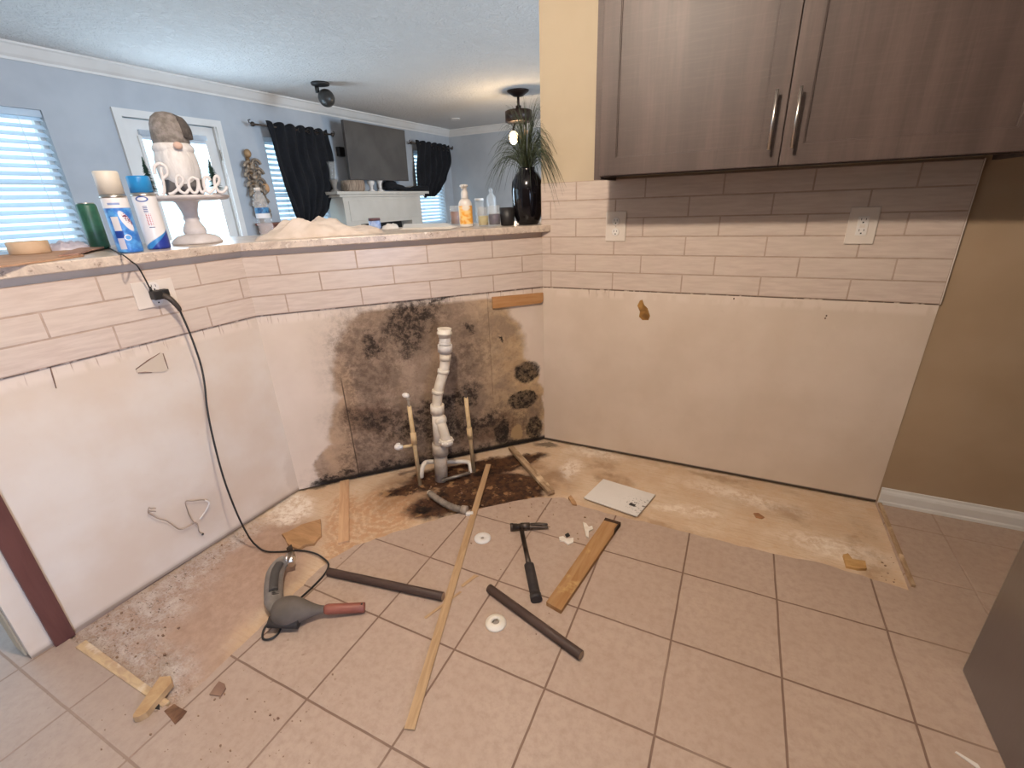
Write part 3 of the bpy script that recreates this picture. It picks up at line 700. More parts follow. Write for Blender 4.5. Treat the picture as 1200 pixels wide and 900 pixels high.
# torn glue patch on right wall
wall_right = bpy.data.objects['wall_right']
rnd = random.Random(5); mb = MB()
P = [(750, 352), (753, 351), (755, 357), (759, 361), (762, 370), (760, 375), (753, 375), (749, 371), (750, 365), (747, 358)]
q = [on(W3, *p) for p in P]; c0 = sum(q, Vector())/len(q)
vs = [(c0.x, -.009, c0.z)]+[(a.x*.5+c0.x*.5, -.007-rnd.random()*.004, a.z*.5+c0.z*.5) for a in q]+[(a.x, -.0032, a.z) for a in q]; n = len(q)
fs = [(0, i+1, (i+1) % n+1) for i in range(n)]+[(i+1, (i+1) % n+1, (i+1) % n+1+n, i+1+n) for i in range(n)]
mb.add([Vector(v) for v in vs], fs, W3); mb.build('glue_patch', m_wood('torn_brown_paper', '#b28548', '#7a5630', 3, (1, 1, 1), .9), wall_right)
mb = MB()
for px, py in ((967, 373), (968.5, 370), (860, 350)): mb.ball(onw(W3, px, py, .003), (.003, .002, .004))
mb.build('nail_holes', plain('nail_hole_dark', '#5b4232', '#4b3628', .9), wall_right)

# ================================================================== DRAIN AND SUPPLY PIPES
DP = .179
def pd(px, py, d=DP): return onw(W2, px, py, d)
MPVC = plain('white_pvc', '#e9dfd0', '#d3c4ae', .4, scale=14)
MPVCG = plain('grey_aged_pvc', '#b8a998', '#9c8c7b', .55, scale=16)
MCPVC = plain('tan_cpvc', '#d3b78c', '#b99a6e', .5, scale=20)
base = fl(517, 560); base.z = -.009
dp = empty('drain_pipe', base, 'white and grey plastic sink drain pipe rising before the mouldy wall', 'pipe')
mb = MB(); a = pd(516, 527); b = Vector((base.x, base.y, -.02))
mb.tube([b, a], .034, 20); mb.tube([pd(516, 532), pd(515.8, 519)], .041, 20); mb.build('riser', MPVCG, dp)
mb = MB(); p1, p2, p3 = pd(515.5, 521), pd(514, 500), pd(512.5, 478)
mb.tube([p1, p2, p3], [.031, .031, .029], 20); mb.tube([pd(512.6, 484), pd(512.3, 474)], .034, 20)
mb.tube(smooth_path([pd(516, 494, DP+.012), pd(519, 503, DP+.035), pd(522, 513, DP+.04), pd(523, 519, DP+.04)], 4), .025, 16)
mb.tube([pd(522.8, 514, DP+.04), pd(523.2, 520, DP+.04)], .034, 18); mb.ball(pd(516, 492, DP+.01), .033)
for ang in range(8):
    a_ = ang*math.pi/4; c_ = pd(523, 517, DP+.04); mb.ball(c_+Vector((math.cos(a_)*.034, math.sin(a_)*.034, 0)), .006, n=8, m=6)
mb.build('tee_fitting', MPVC, dp)
mb = MB(); mb.tube(smooth_path([pd(512.3, 478), pd(512.5, 466), pd(515, 452), pd(519, 438), pd(521.5, 426), pd(521.8, 414)], 5), .0245, 18); mb.build('trap_arm', MPVC, dp)
for y in (461, 437): MB().tube([pd(512.6 if y > 450 else 519.2, y), pd(513 if y > 450 else 519.8, y-4)], .0285, 18).build('coupling_ring', MPVC, dp)
MB().tube([pd(521.7, 422), pd(521.9, 415)], .0275, 18).build('coupling_ring', MPVC, dp)
mb = MB(); mb.tube([pd(521.4, 414), pd(521.2, 392)], .027, 18); mb.tube([pd(521.5, 412), pd(521.4, 404)], .035, 18); mb.tube([pd(521.4, 404), pd(521.4, 401)], .030, 18)
mb.build('tailpiece', plain('translucent_grey_plastic', '#d9d2cb', '#c6bfb8', .35), dp)
mb = MB(); t0, t1 = pd(521, 395), pd(520.8, 385); mb.tube([t0, t0+(t1-t0)*.35, t0+(t1-t0)*.36, t0+(t1-t0)*.6, t0+(t1-t0)*.61, t1], [.030, .030, .036, .036, .031, .034], 20); mb.build('slip_nut', MPVC, dp)

def supply(P, d, label, knob, group):
    pts = [pd(x, y, d) for x, y in P]; b = pts[0].copy(); b.z = -.009
    e = empty('supply_pipe', b, label, 'pipe')
    MB().tube([b]+pts[1:], .0105, 14).build('tube', MCPVC, e)
    mid = pts[1]+(pts[0]-pts[1])*.45; dd = (pts[0]-pts[1]).normalized()
    MB().tube([mid-dd*.03, mid+dd*.03], .0145, 14).build('coupling', MCPVC, e)
    if knob:
        k = MB(); top = pts[-1]; k.tube([top, top+V(0, 0, .045)], .006, 10); k.tube([top+V(0, 0, .035), top+V(0, 0, .05)], .009, 12); r = k.build('stub', plain('pale_metal_stub', '#b0a596', '#8f8577', .4), e)
        k = MB(); k.ball(top+V(-.008, -.005, .058), (.020, .012, .012)); k.build('cap', MWPL, e)
    else:
        k = MB(); top = pts[-1]; k.tube([top, top+V(0, 0, .03)], .006, 10); k.ball(top+V(0, 0, .032), .010); k.build('stub', plain('dark_metal_stub', '#55483c', '#403429', .5), e)
    return e
e = supply([(491, 557), (479.5, 476)], .185, 'tan water supply pipe left of the drain, with a side valve', True, None)
k = MB(); a, b = pd(483.5, 522, .185), pd(471, 524, .195); k.tube([a, b], .008, 10); k.build('side_branch', MCPVC, e)
k = MB(); b2 = pd(467, 523.5, .2); k.tube([b, b2], .012, 12); k.tube([b2+V(0, 0, -.014), b2+V(0, 0, .016)], .011, 12); k.ball(b2+V(-.004, -.004, 0), .015); k.build('valve', MWPL, e)
supply([(555.5, 555), (546, 466)], .175, 'tan water supply pipe right of the drain, without a valve', False, None)
# low crossing pipes
z = MB(); z.tube(smooth_path([pd(494, 559, .185), pd(494.5, 551, .19), pd(497, 543.5, .175), pd(504, 541, .13), pd(530, 541, .12), pd(545, 541, .125), pd(550, 543, .14), pd(551.5, 550, .165), pd(552, 556, .17)], 5), .0115, 14)
o = z.build('crossover_pipe', MPVC, M=T(*pd(530, 548, .13))); tag(o, 'low white plastic pipe bending behind the drain between both supply pipes', 'pipe')
z = MB(); a, b = fl(518, 563, .012), fl(551, 554, .02); z.tube([a, b], .0085, 12); o = z.build('metal_tube', plain('galvanised_metal', '#9b9388', '#766e64', .4, metal=.6), M=T(*a)); tag(o, 'thin grey metal tube lying on the dark floor at the drain foot', 'tube')
z = MB(); P_ = smooth_path([fl(504, 578, .016), fl(513, 585, .016), fl(523, 591, .016), fl(535, 596, .018), fl(546, 597.5, .018)], 6)
z.tube(P_, [.0145+.002*(i % 2) for i in range(len(P_))], 14)
o = z.build('flexible_hose', plain('dirty_grey_hose', '#8c8175', '#5f554a', .6, scale=25), M=T(*P_[0])); tag(o, 'short curved grey ribbed hose lying on the soaked dark floor', 'hose')
z = MB(); z.tube([P_[0]+(P_[0]-P_[1]).normalized()*.012, P_[1]], .012, 12); z.build('white_end', MPVC, o)
z = MB(); z.tube([P_[-1]-V(.02, .004, 0), P_[-1]+V(.006, .001, 0)], .019, 14); z.build('end_fitting', MPVCG, o)
z = MB(); a = fl(550, 602, .006); z.box((-.016, -.010, -.006), (.018, .008, .008), T(*a) @ Matrix.Rotation(.5, 4, 'Z'), bev=.003)
o = z.build('plastic_piece', MWPL, M=T(*a)); tag(o, 'tiny white plastic piece beside the end of the curved hose', 'plastic piece')

# ================================================================== THINGS ON THE FLOOR
MSTRIP = m_wood('yellow_pine', '#bb9c77', '#a58460', 1., (14, 1.2, 14), .6)
def bar_between(A, B, w0, w1, h, mat, name, label, cat, zb=0.0, **k):
    d = (B-A).normalized(); s = Vector((-d.y, d.x, 0)); mb = MB()
    P = [A+s*w0/2, A-s*w0/2, B-s*w1/2, B+s*w1/2]
    fr = frame((0, 0), (s.x, s.y)); fr.translation = Vector((A.x, A.y, zb))
    vs = [Vector((p.x, p.y, p.z+zz)) for zz in (0, h) for p in P]
    mb.add(vs, [(0, 1, 2, 3), (7, 6, 5, 4), (0, 4, 5, 1), (1, 5, 6, 2), (2, 6, 7, 3), (3, 7, 4, 0)])
    o = mb.build(name, mat, M=fr, bev=.001, **k); return tag(o, label, cat)
A, B = fl(572.5, 545, .001), fl(480.0, 856, .001)
bar_between(A, B, .028, .030, .007, MSTRIP, 'wood_strip', 'long thin yellow wood strip running from the drain across the floor tiles', 'wood strip')
MOLD = m_wood('stained_old_board', '#a98258', '#94693f', .8, (10, 1, 10), .7, dark='#bd9a64')
P = flp([(709.5, 607), (727.5, 612.5), (657.5, 715.5), (640, 705.5)], .018); mb = MB()
fr = frame((0, 0), (P[1]-P[0])[:2]); fr.translation = Vector((P[3].x, P[3].y, 0))
mb.prism([(p.x, p.y) for p in P], 0.0005, .019); o = mb.build('wood_board', MOLD, M=fr, bev=.001); tag(o, 'wide short board of mottled orange-brown wood with a blackened end', 'board')
MBARK = m_wood('blackened_rot', '#2d2018', '#4a3424', 2, (1, 1, 1), .9)
q = [P[0]*.93+P[3]*.07, P[0], P[1], P[1]*.87+P[2]*.13, P[1]*.93+P[2]*.03+P[0]*.04]
mb = MB(); mb.prism([(P[0].x, P[0].y), (P[1].x, P[1].y), (P[1].x*.86+P[2].x*.14, P[1].y*.86+P[2].y*.14), (P[1].x*.80+P[2].x*.1+P[0].x*.1, P[1].y*.80+P[2].y*.1+P[0].y*.1), (P[1].x*.88+P[2].x*.03+P[0].x*.09, P[1].y*.88+P[2].y*.03+P[0].y*.09), (P[0].x*.965+P[3].x*.035, P[0].y*.965+P[3].y*.035)], .001, .0205)
mb.build('blackened_end', MBARK, o)

def dowel(a, b, r, label):
    A, B = fl(*a, r), fl(*b, r); L = (B-A).length; d = (B-A).normalized()
    u = Vector((-d.y, d.x, 0)); fr = frame((0, 0), (u.x, u.y)); fr.translation = Vector((A.x, A.y, 0))
    mb = MB(); mb.tube([A, B], r, 20); o = mb.build('round_bar', m_wood('dark_brown_bar', '#3b2c26', '#4c3a31', 1, (12, 1, 12), .55), M=fr, bev=.0012)
    tag(o, label, 'bar')
    e = MB(); e.tube([B-d*.001, B+d*.0012], r*.86, 18); e.build('cut_end', m_wood('cut_end_wood', '#a08468', '#7c6248', 2, (1, 1, 1), .8), o)
dowel((385, 670), (519, 699), .0155, 'dark brown round bar whose far end touches the black power cord')
dowel((573, 689), (681, 768), .0155, 'dark brown round bar lying right of the cream domed ring')

# claw hammer
MHAM = plain('worn_dark_steel', '#3c332d', '#5b5048', .4, metal=.7, scale=20)
MRUB = plain('black_rubber_grip', '#221c1b', '#332b29', .6, scale=30, bump=.2)
hb, ht = fl(628.5, 702, .016), fl(611, 620, .020); hd = (ht-hb).normalized(); hs = Vector((hd.y, -hd.x, 0))
hm = empty('claw_hammer', (hb.x, hb.y, 0), 'black-handled claw hammer lying on the tiles left of the wide board', 'hammer', u=(hs.x, hs.y))
L = (ht-hb).length
mb = MB(); mb.tube([hb+hd*(L*.40), hb+hd*(L*.6), hb+hd*(L*.98)], [.0115, .0095, .0095], 14, flat=.8); mb.build('shaft', MHAM, hm)
mb = MB(); mb.tube(smooth_path([hb, hb+hd*.012, hb+hd*.03, hb+hd*.09, hb+hd*(L*.30), hb+hd*(L*.44)], 4), [.0185]*3+[.0185, .018, .0165, .016, .0155]+[.015]*4+[.0155]*4+[.013]*5 if False else .0195, 16, flat=.85)
mb.tube([hb-hd*.004, hb+hd*.02], .0215, 16, flat=.85); mb.tube([hb+hd*(L*.41), hb+hd*(L*.44)], .0135, 14); mb.build('grip', MRUB, hm)
f0, f1 = fl(598, 617.5, .020), fl(640, 615, .020); ax = (f1-f0).normalized(); hc = ht
mb = MB(); mb.tube([f0, f0+ax*.012, f0+ax*.0125, f0+ax*.03, f0+ax*.032, f0+ax*.05], [.0165, .0165, .0145, .0135, .012, .013], 16)
mb.tube([f0+ax*.045, f0+ax*.085], [.0145, .0135], 12, flat=1.1)
side = Vector((-ax.y, ax.x, 0))
for sgn in (1, -1):
    mb.tube(smooth_path([f0+ax*.075+side*.004*sgn, f0+ax*.105+side*.008*sgn+V(0, 0, .0), f0+ax*.14+side*.0095*sgn+V(0, 0, -.002), f0+ax*.165+side*.010*sgn+V(0, 0, -.006)], 4), [.0085]*4+[.0075]*4+[.006]*4+[.004], 10, flat=.8)
mb.build('head', MHAM, hm)

# escutcheon plates
def ring(px, py, r, h, label, dome):
    p = fl(px, py); mb = MB(); M = T(p.x, p.y, .0005)
    prof = [(r*.32, .0), (r, 0), (r, h*.25), (r*.93, h*.5), (r*.62, h), (r*.42, h), (r*.33, h*.6), (r*.32, 0)] if dome else [(r*.2, 0), (r, 0), (r, h*.4), (r*.9, h), (r*.3, h*.8), (r*.2, h*.4), (r*.2, 0)]
    mb.lathe(prof, 36, M, cap=False); o = mb.build('escutcheon_ring', MWPL if not dome else plain('cream_plastic', '#e9dfcf', '#ddd2c0', .4), M=T(p.x, p.y, 0)); tag(o, label, 'pipe cover ring')
    e = MB(); e.lathe([(r*.3, 0), (r*.3, h*.25), (r*.12, h*.5)], 20, M); e.build('hub', plain('grey_hub', '#a79c92', '#857b72', .6), o)
ring(565.5, 631, .036, .006, 'flat white ring on the tiles between the yellow strip and the hammer', False)
ring(581, 730.5, .036, .013, 'cream domed ring on the tiles beside the dark bar', True)

# white panel with black outlet hole
P = flp([(684, 583.5), (707, 561.5), (768, 580), (746.5, 605.5)], .003); mb = MB(); mb.prism([(p.x, p.y) for p in P], .0, .005)
fr = frame((0, 0), (P[2]-P[1])[:2]); fr.translation = Vector((P[0].x, P[0].y, -.002))
tt = NT('white_speckled_panel'); v = tt.obj(); cc = tt.mix(tt.mr(tt.noise(v, 4, 3), .3, .7), hexc('#e4ded8'), hexc('#dad3cc')); pc = fr.inverted() @ fl(752, 594)
tt.ax = (0, 0, 1); cc = tt.mix(tt.math('MULTIPLY', tt.blob(v, tuple(pc), (.07, .05, 1), soft=.6), tt.mr(tt.noise(v, 90, 2), .58, .64)), cc, hexc('#5a5048'))
o = mb.build('white_board', tt.fin(cc, .45), M=fr, bev=.001); tag(o, 'white rectangular panel with a black hole on the bare floor', 'panel')
p = fl(741, 591.5, .005); mb = MB(); mb.box((-.014, -.009, 0), (.014, .009, .0012), T(*p) @ Matrix.Rotation(-.2, 4, 'Z'), bev=.0005); mb.build('hole', MBLK, o)

# rotten timber strips of the footprint
MROT = m_wood('dirty_pale_timber', '#b59a7b', '#8c6f52', 1, (12, 2, 12), .8, dark='#d1b695')
bar_between(fl(598.5, 526, .004), fl(646, 579, .004), .030, .034, .020, MROT, 'timber_strip', 'dirty pale timber strip on the dark floor right of the drain', 'wood strip', zb=-.009)
bar_between(fl(404, 564, -.009), fl(403, 637, -.009), .045, .045, .010, m_wood('pinkish_board', '#cfa984', '#bd9470', 1, (10, 1, 10), .8), 'timber_strip', 'pale pinkish timber strip across the orange floor left of the drain', 'wood strip', zb=-.009)
bar_between(fl(1030, 593, -.008), fl(1069, 690, -.008), .013, .013, .020, MROT, 'edge_strip', 'narrow timber strip along the right edge of the bare floor', 'wood strip', zb=-.009)
bar_between(fl(96, 757, -.008), fl(196, 828, -.008), .03, .02, .012, m_wood('mortar_yellow', '#cdb28b', '#b3967a', 1, (10, 3, 10), .9, dark='#d8c6ae'), 'edge_strip', 'crumbly yellowish strip starting at the dark red-brown board foot', 'wood strip', zb=-.009)

def chip(P, z0, z1, mat, name, label, cat, seed=0):
    q = flp(P, z1); mb = MB(); mb.prism([(p.x, p.y) for p in q], z0, z1); c = sum(q, Vector())/len(q)
    o = mb.build(name, mat, M=T(c.x, c.y, z0), bev=.0008); return tag(o, label, cat)
chip([(330, 625.5), (337, 623), (347, 618), (353, 614.5), (375.5, 608), (376, 617), (376.6, 626.7), (372, 631), (368, 636.7), (358, 638), (349, 642.7), (341, 640), (336.7, 636.7), (334, 630)], -.009, .004, m_wood('torn_tan_board', '#b98f66', '#9c7650', .6, (2, 9, 2), .8), 'broken_board', 'torn brown board fragment on the whitish floor beyond the grey tool', 'fragment')
chip([(187, 793), (200, 792), (201.5, 799), (171, 835), (162, 840), (155.5, 841), (156, 837)], .0005, .022, m_wood('bright_pine_wedge', '#c0a077', '#ab8760', 1, (5, 5, 1), .65), 'wood_wedge', 'pale yellow wood wedge at the lower left beside the broken tile corner', 'wood piece')
chip([(245, 813.5), (251, 805), (256.5, 798), (263, 801), (264.5, 806), (258.5, 815.5)], .0003, .006, plain('brown_tile_backing', '#8f705c', '#77594a', .9), 'tile_chip', 'brown tile chip on the floor right of the pale wood wedge', 'chip')
chip([(192, 833), (198, 829), (204, 824.5), (211, 829), (219, 833), (213, 841), (205, 848.5), (199, 841)], .0002, .003, m_wood('dark_broken_bits', '#54392a', '#8a664c', 4, (1, 1, 1), .95), 'broken_tile_bits', 'dark brown broken bits in the tile corner beside the wood wedge', 'debris')
chip([(183, 828), (189, 818), (192, 820), (187, 826), (187, 831), (181, 830)], .0002, .004, MBLK, 'black_scrap', 'small black scrap tucked against the pale wood wedge', 'scrap')
chip([(883, 601), (889, 601), (896, 606), (893, 607.5), (886, 606)], -.009, -.004, plain('brown_flake', '#a5744c', '#7d5334', .9), 'wood_flake', 'small brown oval flake on the bare floor under the right wall', 'flake')
chip([(988, 649.5), (994, 648), (999, 655), (1014, 657), (1016, 666), (1006, 666), (992, 663)], -.009, .003, m_wood('tan_scrap', '#c9a06a', '#ad834f', 2, (1, 4, 1), .8), 'cardboard_scrap', 'folded tan scrap at the right end of the bare floor', 'scrap')
MSH = plain('white_plaster_shard', '#e8dfd3', '#d9cdbd', .8, scale=40)
chip([(655, 629), (660, 628), (664, 631), (672, 630), (672, 635), (666, 638), (661, 634), (656, 633)], .0004, .007, MSH, 'plaster_shard', 'white plaster shard on the tile joint between hammer and wide board', 'shard')
chip([(683, 611.5), (687, 613), (690, 617), (694, 616), (695, 620), (690, 622), (690, 630), (687, 628)], .0004, .007, MSH, 'plaster_shard', 'slender white plaster shard nearest to the wide board', 'shard')
chip([(662, 626), (666, 624), (668, 627), (664, 629)], .0004, .006, MBLK, 'dark_crumb', 'dark crumb just behind the white plaster shard', 'crumb')
chip([(666, 582), (669, 580), (675, 588), (676, 591), (671, 590)], -.004, .010, m_wood('splinter', '#c49a70', '#8f6a48', 3, (1, 1, 1), .8), 'wood_splinter', 'short upright wood splinter at the tile edge left of the white panel', 'splinter')
chip([(497, 723), (539, 692.5), (541, 693.5), (499, 725)], .0003, .003, MSTRIP, 'thin_splinter', 'thin straw-coloured splinter crossing under the long yellow strip', 'splinter')
chip([(540, 686), (556, 673), (561, 675), (558, 676), (542, 688)], .0003, .003, MSTRIP, 'thin_splinter', 'thin straw-coloured splinter right of the long yellow strip', 'splinter')
chip([(1119, 881), (1121, 880), (1146, 895), (1150, 901), (1146, 900)], .0003, .004, MWPL, 'white_sliver', 'white sliver on the floor at the lower right beside the appliance', 'sliver')
chip([(820, 0), (0, 0), (1, 1)], 0, 1, MBLK, 'x', 'x', 'x') if False else None
# crumbs nobody could count
rnd = random.Random(11); mb = MB()
def crumbs(n, px, py, rx, ry, size, z=0.):
    for _ in range(n):
        x, y = rnd.gauss(px, rx), rnd.gauss(py, ry); p = fl(x, y, z); s = size*rnd.uniform(.4, 1.3); k = rnd.randint(4, 6); a0 = rnd.random()*6
        if (W1.inverted() @ p).y > -.012: continue
        mb.prism([(p.x+s*rnd.uniform(.5, 1.2)*math.cos(a0+6.283*i/k), p.y+s*rnd.uniform(.3, .9)*math.sin(a0+6.283*i/k)) for i in range(k)], z+.0002, z+s*.7)
crumbs(45, 250, 850, 60, 30, .0035); crumbs(20, 600, 640, 60, 40, .003); crumbs(16, 640, 600, 30, 12, .004); crumbs(18, 215, 640, 30, 14, .005, -.009)
crumbs(25, 150, 735, 35, 22, .006, -.009); crumbs(18, 1045, 650, 10, 30, .004, -.009); crumbs(8, 500, 640, 50, 20, .003); crumbs(10, 620, 700, 80, 60, .0025); crumbs(30, 545, 580, 38, 10, .006, -.009)
o = mb.build('debris_crumbs', plain('brown_crumbs', '#76594a', '#a08268', .95, scale=3), kind='stuff'); tag(o, 'scattered brown crumbs and flakes over the floor tiles and bare floor', 'debris')

# ---- corded power tool
MTOOL = plain('grey_tool_shell', '#86807a', '#6f6863', .45, scale=20)
tb = fl(322, 702); tl = empty('power_tool', (tb.x, tb.y, 0), 'grey corded power tool standing its nose toward the wall beside the plunger', 'power tool')
tl['label'] = 'grey corded power tool lying on the floor behind the rounded grey cup'
K = [(323.5, 716, .026), (321.5, 706, .030), (320.5, 694, .034), (321, 682, .037), (323, 671, .040), (328, 662, .044), (334.5, 656.5, .046)]
pts = [fl(x, y, z) for x, y, z in K]
mb = MB(); sp = smooth_path(pts, 4); n = len(sp); R = [.020+.013*min(1, i/5) if i < n*.62 else .033-.009*((i-n*.62)/(n*.38)) for i in range(n)]
mb.tube(sp, R, 20, flat=.85); mb.build('housing', MTOOL, tl)
mb = MB(); g = smooth_path([fl(x, y-2, z+.026) for x, y, z in K[2:6]], 4); mb.tube(g, .016, 12, flat=.7); mb.build('grip_panel', plain('dark_tool_grip', '#3c3835', '#4a4541', .6), tl)
mb = MB()
for j in range(5):
    y = 689+j*1.6; mb.tube([fl(314.5, y, .048), fl(320.5, y+.8, .064), fl(327, y, .052)], .0012, 6)
mb.build('vents', MBLK, tl)
mb = MB(); a, b = fl(335, 656, .046), fl(345.5, 656, .040); mb.tube([a, a+(b-a)*.35, a+(b-a)*.36, a+(b-a)*.7, b], [.026, .026, .021, .021, .019], 18)
mb.tube([fl(341, 649, .045), fl(341, 662, .035)], .014, 14); mb.build('metal_head', MCHROME, tl)
mb = MB(); c = fl(342, 646, .05); mb.box((-.002, -.012, -.02), (.002, .012, .03), T(*fl(340.5, 647, .045)), bev=.0008); mb.build('blade', MHAM, tl)
mb = MB(); mb.tube([fl(323.5, 715, .026), fl(324, 721, .018)], [.012, .008], 12); mb.build('strain_relief', MBLK, tl)

# ---- small plunger
a = fl(337, 716, .050); b = fl(427.5, 712, .017); ax = (b-a).normalized(); L = (b-a).length; u = Vector((ax.x, ax.y, 0)).normalized()
pg = empty('plunger', (a.x, a.y, 0), 'grey rubber cup with a narrow neck and a reddish-brown handle', 'plunger', u=(u.x, u.y))
def along(P): return [a+ax*x for x, r in P], [r for x, r in P]
cup = [(-.052, .012), (-.050, .026), (-.042, .038), (-.028, .047), (-.008, .052), (.012, .052), (.034, .046), (.056, .036), (.078, .025), (.098, .017), (.115, .0135), (.128, .013)]
mb = MB(); p_, r_ = along(cup); mb.tube(p_, r_, 28, flat=.92); mb.build('cup', plain('grey_rubber', '#645a52', '#51483f', .75, scale=12), pg, subd=1)
mb = MB(); c = a+V(-.012, -.01, -.022)
mb.tube([a+ax*x+V(.012, -.022, -.018) for x in (-.055, .045)], [.022, .030], 20, flat=.7); mb.build('lip', plain('dark_rubber', '#2b2522', '#3a322d', .7), pg)
mb = MB(); p_, r_ = along([(.120, .012), (.126, .0165), (.135, .018), (L*.9, .0175), (L-.004, .018), (L, .016)]); mb.tube(p_, r_, 20); mb.build('handle', plain('red_brown_handle', '#8c5040', '#7a4235', .5, scale=10), pg)
mb = MB(); e_ = a+ax*(L-.008)+V(0, 0, .0172); mb.ball(e_, .004); mb.build('hanging_hole', MBLK, pg)

# ---- cords and plugs
def dW1(p): return -(W1.inverted() @ p).y
f = fl(301, 640, .004); df = dW1(f)
hang = [((190, 346), .040), ((199, 350), .060), ((208, 359), .068), ((214, 371), .070), ((221, 387), .075), ((229, 408), .085), ((236, 430), .10), ((240, 452), .115), ((243, 480), .13), ((250, 515), None), ((262, 560), None), ((277, 600), None), ((291, 628), None)]
pts = []
for (q, d) in hang:
    if d is None: k = (q[1]-480)/160; d = .13+(df-.13)*k**1.0
    pts.append(onw(W1, q[0], q[1], d))
pts += [fl(x, y, z) for x, y, z in ((301, 640, .004), (312, 646, .0), (330, 646.5, -.003), (350, 645, -.002), (368, 648, .004), (380, 655, .005), (385, 662, .005), (380, 673, .005), (366, 688, .005), (353, 700, .005), (342, 712, .004), (333, 726, .004), (326, 742, .006), (316, 749, .006), (308, 748, .005), (309, 738, .006), (316, 728, .012), (323.5, 722, .018))]
p0 = onw(W1, 181, 346, .03)
e = empty('extension_cord', p0, 'black power cord hanging from the left outlet down to the grey tool', 'cord')
mb = MB(); mb.tube(smooth_path(pts, 6), .0036, 10); mb.build('cable', MBLK, e)
mb = MB(); q = smooth_path(pts[:3]+[onw(W1, 211, 364, .069)], 4); mb.tube([onw(W1, 183, 344, .032)]+q, [.011]+[.0115-.005*i/len(q) for i in range(len(q))], 12); mb.build('strain_relief', plain('dark_brown_rubber', '#2e2722', '#40362e', .6), e)
mb = MB(); mb.box((.925, -.052, 1.062), (.956, -.0183, 1.094), W1, bev=.004); mb.build('plug', MBLK, e)
q = [bar(118, 287)+V(0, 0, .003), bar(130, 292.5)+V(0, 0, .003), bar(138, 296.5)+V(0, 0, .003), bar(145.5, 300.5)+V(0, 0, .003), onw(W1, 153.5, 306, .047), onw(W1, 161, 312, .050), onw(W1, 169, 325, .046), onw(W1, 177, 341, .030)]
mb = MB(); mb.tube(smooth_path(q, 6), .0024, 8); o = mb.build('charging_lead', MBLK, M=T(*q[0])); tag(o, 'thin black cord running from the bar top down to the left outlet', 'cord')
mb = MB(); mb.build('strain_relief', MBLK, o) if mb.tube([onw(W1, 175.5, 336, .034), onw(W1, 178, 343, .030)], [.0035, .006], 10) else 0; mb = MB(); mb.box((.959, -.046, 1.066), (.981, -.0183, 1.094), W1, bev=.004); mb.build('plug', MBLK, o)

# ================================================================== THINGS ON THE BAR TOP
MCARD = plain('brown_cardboard', '#bb9577', '#a88266', .85, scale=12)
def slabpoly(P, z0, z1, mat, name, label, cat):
    q = [hit(x, y, (0, 0, 1), BT+z1) for x, y in P]; mb = MB(); mb.prism([(p.x, p.y) for p in q], BT+z0, BT+z1); c = sum(q, Vector())/len(q)
    o = mb.build(name, mat, M=T(c.x, c.y, BT+z0), bev=.0006); return tag(o, label, cat)
slabpoly([(-8, 312.5), (25, 308.5), (60, 304), (98, 298.5), (88, 293), (55, 293.5), (10, 298), (-8, 300)], .0004, .006, MCARD, 'cardboard_sheet', 'flat brown cardboard sheet at the left end of the bar top', 'cardboard')
slabpoly([(68, 299), (92, 297), (107, 292.5), (122, 289.5), (120, 286.5), (104, 287), (90, 291), (80, 294)], .0065, .011, plain('torn_cardboard', '#b08a78', '#94705f', .9, scale=20), 'torn_cardboard', 'torn piece of brown cardboard lying before the green can', 'cardboard')
c = bar(38, 300, .058); mb = MB(); M = T(c.x, c.y, BT+.0065)
mb.lathe([(.034, .0), (.056, .0), (.0575, .002), (.0575, .041), (.056, .043), (.034, .043), (.034, 0)], 40, M, cap=False); o = mb.build('tape_roll', plain('cream_masking_tape', '#dcbd9b', '#cfae8b', .7, scale=20), M=M); tag(o, 'cream roll of tape lying on the brown cardboard', 'tape roll')
mb = MB(); mb.lathe([(.0315, .0005), (.0338, .0005), (.0338, .0425), (.0315, .0425), (.0315, .0005)], 36, M, cap=False); mb.build('cardboard_core', MCARD, o)
def crumple(c, sx, sy, h, mat, name, label, cat, u, seed=1, n=26, prof=None, dz=.0):
    mb = MB(); vs = []; M = frame((0, 0), u); M.translation = Vector((c[0], c[1], BT+dz))
    for i in range(n+1):
        for j in range(n+1):
            x, y = (i/n-.5)*2, (j/n-.5)*2; rr = math.hypot(x, y)**1.0
            e = max(0., 1-(abs(x)**2.6+abs(y)**2.6))
            k = mnoise.fractal(Vector((x*2.3+seed, y*2.3, seed*.7)), .8, 2., 4)
            rdg = 1-abs(mnoise.noise(Vector((x*2.6+seed*2, y*1.7, 3.1))))*2
            hh = h*(e**.45)*(prof(x, y) if prof else 1)*(.62+.28*k+.25*rdg)
            ox = 1+.10*mnoise.noise(Vector((x*2, y*2, seed+9.)))
            vs.append((x*sx*ox, y*sy*ox, max(hh, .0015 if e > 0 else .0015)))
    fs = [(i*(n+1)+j, (i+1)*(n+1)+j, (i+1)*(n+1)+j+1, i*(n+1)+j+1) for i in range(n) for j in range(n)]
    nb = len(vs); vs += [(v[0], v[1], .0002) for v in vs]; fs += [tuple(a+nb for a in f[::-1]) for f in fs]
    rim = [(i, 0) for i in range(n)]+[(n, j) for j in range(n)]+[(i, n) for i in range(n, 0, -1)]+[(0, j) for j in range(n, 0, -1)]
    idx = [i*(n+1)+j for i, j in rim]; fs += [(idx[k], idx[(k+1) % len(idx)], idx[(k+1) % len(idx)]+nb, idx[k]+nb) for k in range(len(idx))]
    mb.add([Vector(v) for v in vs], fs, M, True); o = mb.build(name, mat, M=M); return tag(o, label, cat)
